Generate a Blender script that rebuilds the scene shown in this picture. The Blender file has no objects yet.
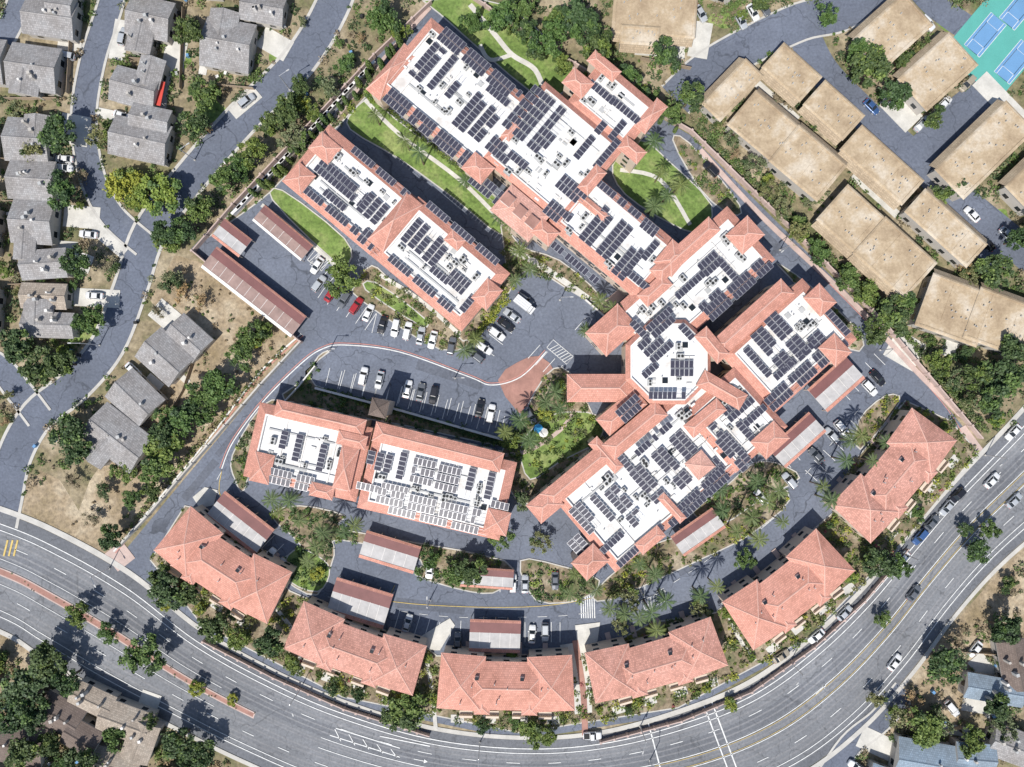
import bpy, math, random
import numpy as np
from mathutils import Vector
random.seed(7); np.random.seed(7)
S=0.25; H=171.0
def P(x,y,z=0.0):
    k=(H-z)/H*S
    return ((x-512)*k,(383.5-y)*k,z)
scene=bpy.context.scene
COL=scene.collection
# ------------------------------------------------------------ materials
def newmat(name):
    m=bpy.data.materials.new(name); m.use_nodes=True
    nt=m.node_tree; b=nt.nodes['Principled BSDF']
    return m,nt,b
def N(nt,t,**k):
    n=nt.nodes.new(t)
    for a,v in k.items(): setattr(n,a,v)
    return n
def noise(nt,co,scale,detail=4,rough=.6):
    n=N(nt,'ShaderNodeTexNoise'); n.inputs['Scale'].default_value=scale
    n.inputs['Detail'].default_value=detail; n.inputs['Roughness'].default_value=rough
    nt.links.new(co,n.inputs['Vector']); return n.outputs['Fac']
def ramp(nt,fac,stops):
    r=N(nt,'ShaderNodeValToRGB'); e=r.color_ramp.elements
    while len(e)<len(stops): e.new(0.5)
    for i,(p,c) in enumerate(stops):
        e[i].position=p; e[i].color=(c[0],c[1],c[2],1)
    nt.links.new(fac,r.inputs['Fac']); return r.outputs['Color']
def mix(nt,fac,a,b,mode='MIX'):
    n=N(nt,'ShaderNodeMix',data_type='RGBA',blend_type=mode)
    if isinstance(fac,(int,float)): n.inputs[0].default_value=fac
    else: nt.links.new(fac,n.inputs[0])
    for i,c in ((6,a),(7,b)):
        if isinstance(c,(tuple,list)): n.inputs[i].default_value=(c[0],c[1],c[2],1)
        else: nt.links.new(c,n.inputs[i])
    return n.outputs[2]
def sc(c,k): return tuple(min(1,x*k) for x in c)
def simple(name,col,rough=.8,var=.25,scale=1.2,scale2=12,metal=0,uv=False):
    m,nt,b=newmat(name)
    co=N(nt,'ShaderNodeTexCoord').outputs['Object']
    a=ramp(nt,noise(nt,co,scale*.25,5),[(.3,sc(col,1-var)),(.7,sc(col,1+var))])
    d=ramp(nt,noise(nt,co,scale2*.25,3),[(.3,(1-var*.6,)*3),(.7,(1,1,1))])
    nt.links.new(mix(nt,1.0,a,d,'MULTIPLY'),b.inputs['Base Color'])
    b.inputs['Roughness'].default_value=rough; b.inputs['Metallic'].default_value=metal
    return m
def asphalt(name,col,crack=.5):
    m,nt,b=newmat(name)
    co=N(nt,'ShaderNodeTexCoord').outputs['Object']
    a=ramp(nt,noise(nt,co,.05,6,.65),[(.3,sc(col,.80)),(.5,col),(.72,sc(col,1.28))])
    d=ramp(nt,noise(nt,co,1.6,4),[(.3,(.8,.8,.8)),(.7,(1.1,1.1,1.1))])
    c=mix(nt,1,a,d,'MULTIPLY')
    vo=N(nt,'ShaderNodeTexVoronoi',feature='DISTANCE_TO_EDGE'); vo.inputs['Scale'].default_value=.11
    nz=N(nt,'ShaderNodeTexNoise'); nz.inputs['Scale'].default_value=.3; nt.links.new(co,nz.inputs['Vector'])
    ad=N(nt,'ShaderNodeVectorMath',operation='MULTIPLY_ADD'); nt.links.new(nz.outputs['Color'],ad.inputs[0])
    ad.inputs[1].default_value=(5,5,0); nt.links.new(co,ad.inputs[2]); nt.links.new(ad.outputs[0],vo.inputs['Vector'])
    cr=ramp(nt,vo.outputs['Distance'],[(0,(1-crack,)*3),(.014,(1,1,1))])
    c=mix(nt,1,c,cr,'MULTIPLY')
    st=ramp(nt,noise(nt,co,.45,3),[(.6,(1,1,1)),(.72,(.80,.80,.82))])
    c=mix(nt,1,c,st,'MULTIPLY')
    li=ramp(nt,noise(nt,co,.18,5,.7),[(.58,(1,1,1)),(.75,(1.22,1.2,1.16))])
    nt.links.new(mix(nt,1,c,li,'MULTIPLY'),b.inputs['Base Color'])
    b.inputs['Roughness'].default_value=.9; return m
def tile(name,col,contrast=.14):
    m,nt,b=newmat(name)
    uv=N(nt,'ShaderNodeUVMap').outputs['UV']
    tc=N(nt,'ShaderNodeTexCoord').outputs['Object']
    br=N(nt,'ShaderNodeTexBrick'); nt.links.new(uv,br.inputs['Vector'])
    br.inputs['Scale'].default_value=1; br.inputs['Brick Width'].default_value=.45; br.inputs['Row Height'].default_value=.5
    br.inputs['Mortar Size'].default_value=.04; br.inputs['Bias'].default_value=0
    br.inputs['Color1'].default_value=(*sc(col,1-contrast),1); br.inputs['Color2'].default_value=(*sc(col,1+contrast),1)
    br.inputs['Mortar'].default_value=(*sc(col,.72),1)
    a=ramp(nt,noise(nt,tc,.2,6,.68),[(.3,(.78,.76,.74)),(.5,(1,1,1)),(.7,(1.10,1.15,1.18))])
    nt.links.new(mix(nt,1,br.outputs['Color'],a,'MULTIPLY'),b.inputs['Base Color'])
    b.inputs['Roughness'].default_value=.85
    bp=N(nt,'ShaderNodeBump'); bp.inputs['Strength'].default_value=.45; bp.inputs['Distance'].default_value=.05
    nt.links.new(br.outputs['Fac'],bp.inputs['Height']); bp.invert=True
    nt.links.new(bp.outputs[0],b.inputs['Normal']); return m
def ground3(name,c1,c2,c3,sc1=.06,sc2=.8):
    m,nt,b=newmat(name)
    co=N(nt,'ShaderNodeTexCoord').outputs['Object']
    a=ramp(nt,noise(nt,co,sc1,8,.65),[(.36,c1),(.5,c2),(.62,c3)])
    d=ramp(nt,noise(nt,co,sc2,5,.7),[(.3,(.55,.55,.55)),(.7,(1.3,1.3,1.25))])
    nt.links.new(mix(nt,1,a,d,'MULTIPLY'),b.inputs['Base Color'])
    b.inputs['Roughness'].default_value=.95; return m
def leafmat(name,c1,c2):
    m,nt,b=newmat(name)
    g=N(nt,'ShaderNodeNewGeometry').outputs['Random Per Island']
    oi=N(nt,'ShaderNodeObjectInfo').outputs['Random']
    a=ramp(nt,g,[(0,c1),(1,c2)])
    t=ramp(nt,oi,[(0,(.7,.85,.8)),(.5,(1,1,1)),(1,(1.4,1.2,.9))])
    nt.links.new(mix(nt,1,a,t,'MULTIPLY'),b.inputs['Base Color'])
    b.inputs['Roughness'].default_value=.65; return m
M={}
M['asph']=asphalt('asphalt_site',(.148,.166,.208))
M['patch']=asphalt('asphalt_patch',(.118,.13,.16),.2)
M['road']=asphalt('asphalt_arterial',(.195,.202,.216),.35)
M['track']=asphalt('asphalt_worn_track',(.228,.23,.24),.25)
M['lane2']=asphalt('asphalt_dark_lane',(.155,.162,.178),.3)
M['roadres']=asphalt('asphalt_residential',(.135,.153,.196),.4)
M['conc']=simple('concrete',(.52,.50,.46),.9,.14)
M['concpink']=simple('concrete_pink',(.52,.40,.355),.9,.16)
M['brick']=simple('brick_paving_red',(.38,.205,.165),.9,.22,1,9)
M['drive']=simple('driveway_concrete',(.60,.58,.53),.9,.18)
m,nt,b=newmat('roof_white'); co=N(nt,'ShaderNodeTexCoord').outputs['Object']
a=ramp(nt,noise(nt,co,.16,7,.7),[(.34,(.60,.565,.525)),(.46,(.73,.72,.70)),(.6,(.79,.79,.79))])
d=ramp(nt,noise(nt,co,1.3,5,.65),[(.3,(.87,.86,.85)),(.6,(1,1,1))]); nt.links.new(mix(nt,1,a,d,'MULTIPLY'),b.inputs['Base Color']); b.inputs['Roughness'].default_value=.75; M['white']=m
M['cap']=simple('parapet_cap',(.74,.71,.67),.7,.07)
M['wall']=simple('stucco_cream',(.64,.53,.43),.9,.07)
M['wallg']=simple('stucco_grey',(.46,.43,.39),.9,.07)
M['tile']=tile('terracotta_tile',(.60,.285,.215))
M['tile3']=tile('terracotta_tile_aged',(.57,.285,.222),.2)
M['tile2']=tile('terracotta_tile_light',(.63,.345,.275))
M['ridge']=simple('ridge_tile',(.66,.39,.315),.85,.1)
M['maroon']=simple('maroon_metal',(.20,.085,.08),.7,.14)
M['cptop']=simple('carport_roof_grey',(.48,.465,.455),.75,.16,1.5,5)
M['cpbrown']=simple('carport_roof_brown',(.34,.235,.205),.8,.2,1.5,5)
M['shg']=tile('shingle_grey',(.31,.295,.288),.2)
M['shb']=tile('shingle_brown',(.37,.31,.25),.2)
M['shd']=tile('shingle_dark',(.17,.13,.11))
M['shblue']=tile('shingle_blue',(.24,.30,.36))
m,nt,b=newmat('gravel_roof_tan'); co=N(nt,'ShaderNodeTexCoord').outputs['Object']
a=ramp(nt,noise(nt,co,.13,6,.65),[(.36,(.36,.27,.175)),(.5,(.48,.375,.25)),(.63,(.60,.52,.41))])
d=ramp(nt,noise(nt,co,1.6,5,.7),[(.3,(.78,.76,.74)),(.65,(1.05,1.05,1.05))]); nt.links.new(mix(nt,1,a,d,'MULTIPLY'),b.inputs['Base Color']); b.inputs['Roughness'].default_value=.95; M['tan']=m
M['tanedge']=tile('mansard_brown',(.40,.31,.21))
M['glass']=newmat('window_glass')[0]
gb=M['glass'].node_tree.nodes['Principled BSDF']; gb.inputs['Base Color'].default_value=(.02,.025,.03,1); gb.inputs['Roughness'].default_value=.08
M['frame']=simple('window_frame',(.6,.58,.55),.6,.03)
m,nt,b=newmat('solar_cells'); uv=N(nt,'ShaderNodeUVMap').outputs['UV']
br=N(nt,'ShaderNodeTexBrick'); br.offset=0; nt.links.new(uv,br.inputs['Vector']); br.inputs['Scale'].default_value=1
br.inputs['Brick Width'].default_value=.32; br.inputs['Row Height'].default_value=.32; br.inputs['Mortar Size'].default_value=.012
br.inputs['Color1'].default_value=(.028,.028,.046,1); br.inputs['Color2'].default_value=(.046,.043,.064,1); br.inputs['Mortar'].default_value=(.14,.14,.17,1)
nt.links.new(br.outputs['Color'],b.inputs['Base Color']); b.inputs['Roughness'].default_value=.28; M['pv']=m
M['alu']=simple('aluminium',(.6,.6,.62),.4,.05,metal=.5)
M['unit']=simple('hvac_grey',(.46,.46,.45),.6,.12)
M['dark']=simple('dark_void',(.03,.03,.03),.9,.05)
M['grass']=ground3('lawn_grass',(.11,.175,.04),(.17,.25,.065),(.26,.31,.11),.14,1.2)
M['mulch']=ground3('planting_mulch',(.13,.14,.065),(.24,.185,.125),(.39,.33,.24),.15,1.3)
M['dirt']=ground3('dry_earth',(.26,.20,.12),(.36,.28,.19),(.49,.41,.30),.09,1.0)
M['ground']=ground3('ground_mixed',(.12,.135,.055),(.27,.22,.14),(.42,.35,.25),.06,.8)
M['paintw']=simple('paint_white',(.74,.74,.72),.8,.18,3)
M['painty']=simple('paint_yellow',(.62,.46,.15),.8,.18,3)
M['paintr']=simple('paint_red',(.52,.24,.20),.8,.15,3)
M['court_b']=simple('court_blue',(.14,.30,.52),.8,.06)
M['court_g']=simple('court_green',(.10,.38,.33),.8,.06)
M['bark']=simple('bark',(.17,.12,.085),.95,.2)
M['leafA']=leafmat('leaf_green',(.055,.105,.022),(.16,.225,.058))
M['leafB']=leafmat('leaf_dark',(.028,.058,.018),(.085,.13,.042))
M['leafC']=leafmat('leaf_lime',(.15,.20,.03),(.31,.345,.06))
M['leafD']=leafmat('leaf_olive',(.09,.11,.05),(.21,.23,.11))
M['leafE']=leafmat('leaf_dry',(.18,.135,.08),(.33,.26,.165))
M['leafF']=leafmat('bougainvillea',(.25,.07,.09),(.42,.16,.16))
M['palm']=leafmat('palm_frond',(.055,.095,.028),(.14,.18,.065))
M['rubber']=simple('tyre_rubber',(.02,.02,.02),.9,.1)
M['blue']=simple('canvas_blue',(.05,.35,.65),.7,.08)
M['lampglass']=simple('lamp_glass',(.6,.58,.5),.4,.02)
M['red']=simple('awning_red',(.6,.07,.05),.7,.08)
M['wood']=simple('fence_wood',(.36,.28,.2),.9,.15)
def paint(name,c):
    m,nt,b=newmat(name); b.inputs['Base Color'].default_value=(*c,1); b.inputs['Roughness'].default_value=.28
    b.inputs['Metallic'].default_value=.15
    b.inputs['Coat Weight'].default_value=.6; return m
CARP={k:paint('car_paint_'+k,c) for k,c in dict(white=(.78,.78,.77),silver=(.46,.48,.50),black=(.02,.02,.025),grey=(.13,.14,.155),red=(.38,.03,.035),blue=(.05,.11,.26),tan=(.38,.33,.25)).items()}
# ------------------------------------------------------------ mesh builder
class MB:
    def __init__(s): s.v=[];s.f=[];s.m=[];s.mats=[]
    def mi(s,mat):
        if isinstance(mat,str): mat=M[mat]
        if mat not in s.mats: s.mats.append(mat)
        return s.mats.index(mat)
    def face(s,pts,mat):
        i=len(s.v); s.v+= [tuple(p) for p in pts]; s.f.append(tuple(range(i,i+len(pts)))); s.m.append(s.mi(mat))
    def prism(s,poly,z0,z1,side,top):
        n=len(poly)
        for i in range(n):
            a=poly[i];b=poly[(i+1)%n]
            s.face([(a[0],a[1],z0),(b[0],b[1],z0),(b[0],b[1],z1),(a[0],a[1],z1)],side)
        if top: s.face([(p[0],p[1],z1) for p in poly],top)
    def ring(s,a,za,b,zb,mat):
        n=len(a)
        for i in range(n):
            j=(i+1)%n
            s.face([(a[i][0],a[i][1],za),(a[j][0],a[j][1],za),(b[j][0],b[j][1],zb),(b[i][0],b[i][1],zb)],mat)
    def box(s,c,sx,sy,sz,ang,mat,top=None):
        ca,sa=math.cos(ang),math.sin(ang)
        pl=[(c[0]+ca*x-sa*y,c[1]+sa*x+ca*y) for x,y in((-sx/2,-sy/2),(sx/2,-sy/2),(sx/2,sy/2),(-sx/2,sy/2))]
        s.prism(pl,c[2],c[2]+sz,mat,top or mat); s.face([(p[0],p[1],c[2]) for p in reversed(pl)],mat)
    def cyl(s,c,r0,r1,h,n,mat,top=None,d=(0,0,1)):
        d=Vector(d).normalized(); a=d.orthogonal().normalized(); b=d.cross(a); c=Vector(c)
        lo=[c+(a*math.cos(t)+b*math.sin(t))*r0 for t in [2*math.pi*i/n for i in range(n)]]
        hi=[c+d*h+(a*math.cos(t)+b*math.sin(t))*r1 for t in [2*math.pi*i/n for i in range(n)]]
        for i in range(n):
            j=(i+1)%n; s.face([lo[i],lo[j],hi[j],hi[i]],mat)
        s.face(hi,top or mat); s.face(lo[::-1],mat)
    def beam(s,p,q,w,h,mat):
        p=Vector(p);q=Vector(q);d=q-p; side=Vector((-d.y,d.x,0))
        if side.length<1e-6: return
        side=side.normalized()*w/2; up=Vector((0,0,h))
        s.face([p-side,q-side,q+up,p+up],mat); s.face([p+up,q+up,q+side,p+side],mat)
    def mesh(s,name):
        me=bpy.data.meshes.new(name); me.from_pydata(s.v,[],s.f)
        for m in s.mats: me.materials.append(m)
        me.polygons.foreach_set('material_index',s.m)
        uvl=me.uv_layers.new(name='UVMap'); uv=np.zeros(len(me.loops)*2); k=0
        for f in s.f:
            p0=Vector(s.v[f[0]]); n=Vector((0,0,0))
            for a in range(1,len(f)-1): n+=(Vector(s.v[f[a]])-p0).cross(Vector(s.v[f[a+1]])-p0)
            if n.length>0: n.normalize()
            u=Vector((0,0,1)).cross(n)
            if u.length<.05:
                e=Vector(s.v[f[1]])-p0; u=e.normalized() if e.length>0 else Vector((1,0,0))
            else: u.normalize()
            w=n.cross(u)
            for i in f:
                q=Vector(s.v[i]); uv[k]=q.dot(u); uv[k+1]=q.dot(w); k+=2
        uvl.data.foreach_set('uv',uv); me.update(); return me
    def obj(s,name,parent=None):
        o=bpy.data.objects.new(name,s.mesh(name)); COL.objects.link(o)
        if parent: o.parent=parent
        return o
def empty(name,loc=(0,0,0)):
    e=bpy.data.objects.new(name,None); COL.objects.link(e); e.empty_display_size=1; return e
# ------------------------------------------------------------ 2D helpers (plan units: 0.25 m)
def rect(cx,cy,L,W,a):
    a=math.radians(a); u=(math.cos(a),math.sin(a)); v=(-u[1],u[0]); L/=2;W/=2
    return [(cx+i*L*u[0]+j*W*v[0],cy+i*L*u[1]+j*W*v[1]) for i,j in((-1,1),(1,1),(1,-1),(-1,-1))]
def area(p): return sum(p[i][0]*p[(i+1)%len(p)][1]-p[(i+1)%len(p)][0]*p[i][1] for i in range(len(p)))/2
def W2(poly,z=0):
    q=[P(x,y,z)[:2] for x,y in poly]
    return q if area(q)>0 else q[::-1]
def inset(p,d):
    n=len(p);o=[]
    for i in range(n):
        a=Vector(p[i-1]);b=Vector(p[i]);c=Vector(p[(i+1)%n])
        d1=(b-a).normalized();d2=(c-b).normalized()
        n1=Vector((-d1.y,d1.x));n2=Vector((-d2.y,d2.x)); k=1+n1.dot(n2)
        o.append(tuple(b+(n1+n2)*d/max(k,.35)))
    return o
def inside(x,y,p):
    r=False;n=len(p)
    for i in range(n):
        x1,y1=p[i];x2,y2=p[i-1]
        if (y1>y)!=(y2>y) and x<(x2-x1)*(y-y1)/(y2-y1)+x1: r=not r
    return r
def cat(pts,k=6,closed=False):
    o=[];n=len(pts)
    rng=range(n if closed else n-1)
    for i in rng:
        if closed: p0,p1,p2,p3=pts[i-1],pts[i],pts[(i+1)%n],pts[(i+2)%n]
        else: p0,p1,p2,p3=pts[max(i-1,0)],pts[i],pts[i+1],pts[min(i+2,n-1)]
        for j in range(k):
            t=j/k
            o.append(tuple(.5*(2*p1[a]+(p2[a]-p0[a])*t+(2*p0[a]-5*p1[a]+4*p2[a]-p3[a])*t*t+(3*p1[a]-p0[a]-3*p2[a]+p3[a])*t**3) for a in(0,1)))
    if not closed:o.append(tuple(pts[-1]))
    return o
def offs(path,d):
    o=[]
    for i,p in enumerate(path):
        a=path[max(i-1,0)];b=path[min(i+1,len(path)-1)]
        dx,dy=b[0]-a[0],b[1]-a[1];l=math.hypot(dx,dy) or 1
        o.append((p[0]-dy/l*d,p[1]+dx/l*d))
    return o
EX=[]
lay=[0.02]
def strip(mb,A,B,z,mat):
    for i in range(len(A)-1):
        a=[P(*A[i])[:2],P(*A[i+1])[:2],P(*B[i+1])[:2],P(*B[i])[:2]]
        if area(a)<0:a=a[::-1]
        mb.face([(p[0],p[1],z) for p in a],mat)
def strip_raised(mb,A,B,z,mat):
    strip(mb,A,B,z,mat)
    for E in(A,B):
        for i in range(len(E)-1):
            a=P(*E[i]);b=P(*E[i+1]); mb.face([(a[0],a[1],0),(b[0],b[1],0),(b[0],b[1],z),(a[0],a[1],z)],mat)
def road(name,pts,w,mat,walk=0,smooth=6):
    path=cat(pts,smooth); mb=MB(); lay[0]+=.004
    A=offs(path,w/2);B=offs(path,-w/2); strip(mb,A,B,lay[0],mat); o=mb.obj(name)
    EX.append(A+B[::-1])
    if walk:
        mk=MB()
        for sgn in(1,-1):
            strip_raised(mk,offs(path,sgn*(w/2)),offs(path,sgn*(w/2+walk)),.15,'conc')
        mk.obj('kerb')
    return path
def line(mb,path,w,mat,z=.124,dash=None):
    if dash:
        step=2.0; res=[]
        for i in range(len(path)-1):
            a,b=path[i],path[i+1]; l=math.hypot(b[0]-a[0],b[1]-a[1]); n=max(1,int(l/step))
            for j in range(n): res.append((a[0]+(b[0]-a[0])*j/n,a[1]+(b[1]-a[1])*j/n))
        on=int(dash[0]/step);off=int(dash[1]/step);i=0
        while i+on<len(res):
            seg=res[i:i+on+1]; strip(mb,offs(seg,w/2),offs(seg,-w/2),z,mat); i+=on+off
    else: strip(mb,offs(path,w/2),offs(path,-w/2),z,mat)
islands=[]
def island(name,poly,mat,smooth=0,kerb=True,z=.17):
    if smooth: poly=cat(poly,smooth,True)
    w=W2(poly); mb=MB(); z+=len(islands)*.0007
    if kerb:
        wi=inset(w,.3); mb.prism(w,0,z,'conc',None); mb.ring(w,z,wi,z,'conc'); mb.face([(p[0],p[1],z) for p in wi],mat)
    else: mb.prism(w,0,z,mat,mat)
    islands.append(poly); mb.obj(name)
    return poly
# ------------------------------------------------------------ ground
mb=MB(); g=3000; mb.face([(-g,-g,0),(g,-g,0),(g,g,0),(-g,g,0)],'ground'); mb.obj('ground')
comp=[(112,566),(300,340),(190,250),(232,205),(372,60),(430,5),(470,0),(560,60),(690,135),(790,235),(880,325),(982,450),(905,543),(810,642),(680,714),(520,740),(340,703),(200,632)]
mb=MB(); mb.face([(*p,.02) for p in W2(comp)],'asph'); mb.obj('asphalt_pavement')
def sheet(name,poly,mat,z=.012,smooth=0):
    if smooth: poly=cat(poly,smooth,True)
    mb=MB(); mb.face([(*p,z) for p in W2(poly)],mat); mb.obj(name); return poly
sheet('dry_earth_slope',[(175,255),(200,262),(298,340),(130,535),(105,560),(70,535),(90,480),(150,400),(170,330),(150,300)],'dirt',.008)
sheet('dry_earth_slope',[(10,500),(40,470),(60,480),(100,545),(60,530),(20,510)],'dirt',.012)
sheet('dry_earth_slope',[(0,625),(40,652),(100,690),(80,700),(30,690),(0,660)],'dirt',.009)
sheet('dry_earth_slope',[(870,720),(940,640),(1000,570),(1100,480),(1100,600),(1000,700),(930,740),(880,760)],'dirt',.010)
for i,(x,y,r) in enumerate([(180,60,14),(75,330,22),(100,330,16),(210,110,16),(280,60,12),(60,405,16),(95,90,10),(720,20,12),(905,60,12),(865,130,10),(950,20,14),(1000,215,10)]):
    sheet('lawn',[(x+r*random.uniform(.7,1.1)*math.cos(t),y+r*random.uniform(.5,1)*math.sin(t)) for t in [k*math.pi/5 for k in range(10)]],'grass',.0145+.0002*i,3)
# arterial
U=[(-220,455),(-110,478),(0,512),(60,537),(130,577),(200,632),(270,672),(340,703),(430,730),(520,740),(600,735),(680,714),(750,685),(810,642),(860,595),(905,543),(950,490),(1024,412),(1110,315),(1200,200)]
Lw=[(-220,555),(-110,585),(0,628),(40,652),(100,688),(165,720),(240,757),(320,790),(420,815),(520,825),(620,820),(720,805),(800,772),(860,727),(910,672),(955,612),(1000,562),(1070,500),(1160,410),(1250,290)]
Us=cat(U,8);Ls=cat(Lw,8)
def art(f): return [(a[0]+(b[0]-a[0])*f,a[1]+(b[1]-a[1])*f) for a,b in zip(Us,Ls)]
mb=MB(); strip(mb,Us,Ls,.03,'road'); mb.obj('road'); EX.append(Us+Ls[::-1])
mb=MB()
strip(mb,art(.0),art(.09),.034,'lane2'); strip(mb,art(.28),art(.42),.034,'lane2'); strip(mb,art(.92),art(1.0),.034,'lane2')
for f in (.185,.235,.60,.65,.755,.805): strip(mb,art(f-.009),art(f+.009),.034,'track')
for f in (.315,.37,.465,.5): strip(mb,art(f-.008),art(f+.008),.038,'track')
mb.obj('road_wear')
mk=MB(); strip_raised(mk,art(-.005),art(-.055),.16,'conc'); strip_raised(mk,art(1.005),art(1.05),.16,'conc'); mk.obj('sidewalk')
mb=MB()
line(mb,art(.10),.9,'paintw'); line(mb,art(.90),.8,'paintw'); line(mb,art(.155),.8,'paintw'); line(mb,art(.845),.7,'paintw')
line(mb,art(.27),.7,'paintw',dash=(12,26)); line(mb,art(.72),.7,'paintw',dash=(12,26))
n=len(Us)
def seg(f,a,b): return art(f)[int(n*a):int(n*b)]
line(mb,seg(.435,.36,1),.7,'paintw'); line(mb,seg(.55,.36,1),.7,'paintw')
line(mb,seg(.452,.55,1),.45,'painty'); line(mb,seg(.535,.55,1),.45,'painty')
line(mb,seg(.40,0,.3),.55,'paintw'); line(mb,seg(.62,0,.3),.55,'paintw')
for a in((648,722,660,767),(703,703,730,775),(711,700,738,772)): line(mb,[a[:2],a[2:]],1.3,'paintw')
for a in((330,735,400,757),(336,728,400,748),(380,736,430,746)): line(mb,[a[:2],a[2:]],1.0,'paintw')
for k in range(5): line(mb,[(335+k*14,729+k*5),(341+k*14,741+k*4)],.8,'paintw')
for k in range(3): line(mb,[(8+k*5,540),(4+k*5,556)],1.8,'painty')
def arrow(x,y,a):
    a=math.radians(a);c,s_=math.cos(a),math.sin(a)
    def q(u,v): return (x+u*c-v*s_,y+u*s_+v*c)
    line(mb,[q(-6,0),q(4,0)],.7,'paintw')
    w=[P(*q(4.2,-2))[:2],P(*q(8,0))[:2],P(*q(4.2,2))[:2]]; w=w if area(w)>0 else w[::-1]; mb.face([(*p,.124) for p in w],'paintw')
arrow(600,775,-4); arrow(820,690,-42); arrow(150,640,30); arrow(420,760,12)
mb.obj('road_marking')
ma=art(.475);mc=art(.545); i0,i1=0,int(n*.325); A=ma[i0:i1];B=mc[i0:i1]
mb=MB(); w=W2(A+B[::-1]); wi=inset(w,.3); mb.prism(w,0,.17,'conc',None); mb.ring(w,.17,wi,.17,'concpink'); mb.face([(*p,.17) for p in wi],'brick'); mb.obj('median_island'); MED=A+B[::-1]
# residential roads
road('road',[(352,-60),(335,0),(300,60),(243,118),(190,178),(150,232),(130,290),(108,345),(75,385),(38,415),(15,455),(5,500),(0,525)],31,'roadres',walk=3)
road('road',[(125,-60),(112,0),(93,60),(84,120),(92,175),(112,215),(145,245)],23,'roadres',walk=2.5)
road('road',[(45,-60),(25,-10),(5,35),(-30,90)],22,'roadres',walk=2.5)
road('road',[(-60,340),(-5,365),(20,392),(40,418)],24,'roadres',walk=2.5)
road('road',[(675,100),(705,72),(745,48),(800,22),(850,8),(900,-40)],36,'roadres',walk=2)
road('road',[(800,25),(822,70),(862,112),(905,150),(955,195),(1010,240),(1080,300)],32,'roadres')
road('road',[(895,175),(925,150),(965,110),(1000,85)],36,'roadres')
road('road',[(905,-30),(935,5),(985,40)],26,'roadres')
road('road',[(985,215),(990,245),(1000,270)],30,'roadres')
road('road',[(820,790),(850,745),(880,720),(905,690)],22,'roadres',walk=2)
sheet('tennis_court',rect(1000,40,75,95,40),'court_g',.10)
mb=MB()
for c in((985,35),(1015,62),(1020,8)):
    w=W2(rect(c[0],c[1],42,20,-50)); mb.face([(*p,.106) for p in w],'court_b')
    for l in (rect(c[0],c[1],42,20,-50),rect(c[0],c[1],42,14,-50),rect(c[0],c[1],22,14,-50)):
        line(mb,l+[l[0]],.5,'paintw',.112)
mb.obj('tennis_court_marking'); EX.append(rect(1000,40,80,100,40))
mb=MB()
for r in [(300,380,60,14,-45),(450,375,70,10,18),(200,480,50,8,-50),(430,606,70,10,6),(700,560,50,9,-30),(870,350,40,12,45),(760,230,60,8,45),(400,318,40,12,20),(230,440,40,6,-50),(350,390,60,8,13)]:
    mb.face([(*p,.024) for p in W2(rect(*r))],'patch')
mb.obj('asphalt_repair_patch')
# ------------------------------------------------------------ planting islands
mul=[(150,560),(185,505),(215,512),(262,548),(290,590),(340,612),(425,645),(437,655),(580,655),(600,650),(650,622),(715,612),(735,595),(800,540),(835,510),(850,465),(905,400),(950,420),(978,452),(905,540),(808,638),(678,708),(520,733),(342,697),(202,625)]
island('planting_bed',mul,'mulch')
G=[('planting_bed',[(300,505),(345,515),(350,530),(505,560),(500,590),(470,592),(415,575),(420,560),(340,540),(335,555),(318,595),(285,580),(280,560),(300,545),(270,515)],'mulch'),
 ('lawn',[(285,560),(300,548),(325,560),(330,575),(318,592),(290,582)],'grass'),
 ('lawn',[(372,98),(395,118),(480,182),(510,215),(500,235),(455,200),(400,160),(350,130),(352,112)],'grass'),
 ('lawn',[(272,200),(283,190),(345,238),(350,262),(330,258)],'grass'),
 ('planting_bed',[(355,285),(372,265),(398,285),(470,335),(440,350),(360,300)],'mulch'),
 ('lawn',[(365,290),(376,282),(425,318),(420,326)],'grass'),
 ('lawn',[(612,165),(640,140),(668,160),(712,205),(700,232),(672,225),(625,195)],'grass'),
 ('lawn',[(428,0),(505,5),(575,70),(560,95),(540,100),(440,15)],'grass'),
 ('planting_bed',[(500,455),(515,430),(545,375),(570,372),(600,430),(610,470),(530,505),(505,480)],'mulch'),
 ('lawn',[(520,450),(535,425),(560,412),(598,415),(600,440),(560,462),(530,480)],'grass'),
 ('planting_bed',[(318,356),(330,352),(316,385),(500,437),(505,447),(400,425),(285,402),(305,378)],'mulch'),
 ('planting_bed',[(232,455),(262,405),(285,402),(262,430),(245,490),(235,480)],'mulch'),
 ('planting_bed',[(500,215),(520,245),(560,260),(600,295),(585,300),(530,270),(505,300),(470,340),(460,330),(500,285),(505,262)],'mulch'),
 ('planting_bed',[(595,590),(650,545),(700,530),(745,490),(770,480),(790,500),(750,535),(700,560),(610,600)],'mulch'),
 ('planting_bed',[(690,510),(715,495),(750,465),(775,462),(800,478),(760,500),(720,525)],'mulch'),
 ('planting_bed',[(520,560),(560,565),(600,580),(580,600),(535,600)],'mulch'),
 ('planting_bed',[(775,262),(810,285),(862,335),(850,350),(800,290)],'mulch'),
 ('planting_bed',[(858,420),(885,395),(900,402),(860,450)],'mulch'),
 ('planting_bed',[(205,240),(232,212),(290,160),(330,120),(372,68),(382,78),(340,125),(285,178),(262,200)],'mulch'),
 ('planting_bed',[(672,140),(690,143),(740,205),(730,215),(700,190)],'mulch')]
for nme,pl,mt in G: island(nme,pl,mt,smooth=3)
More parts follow.
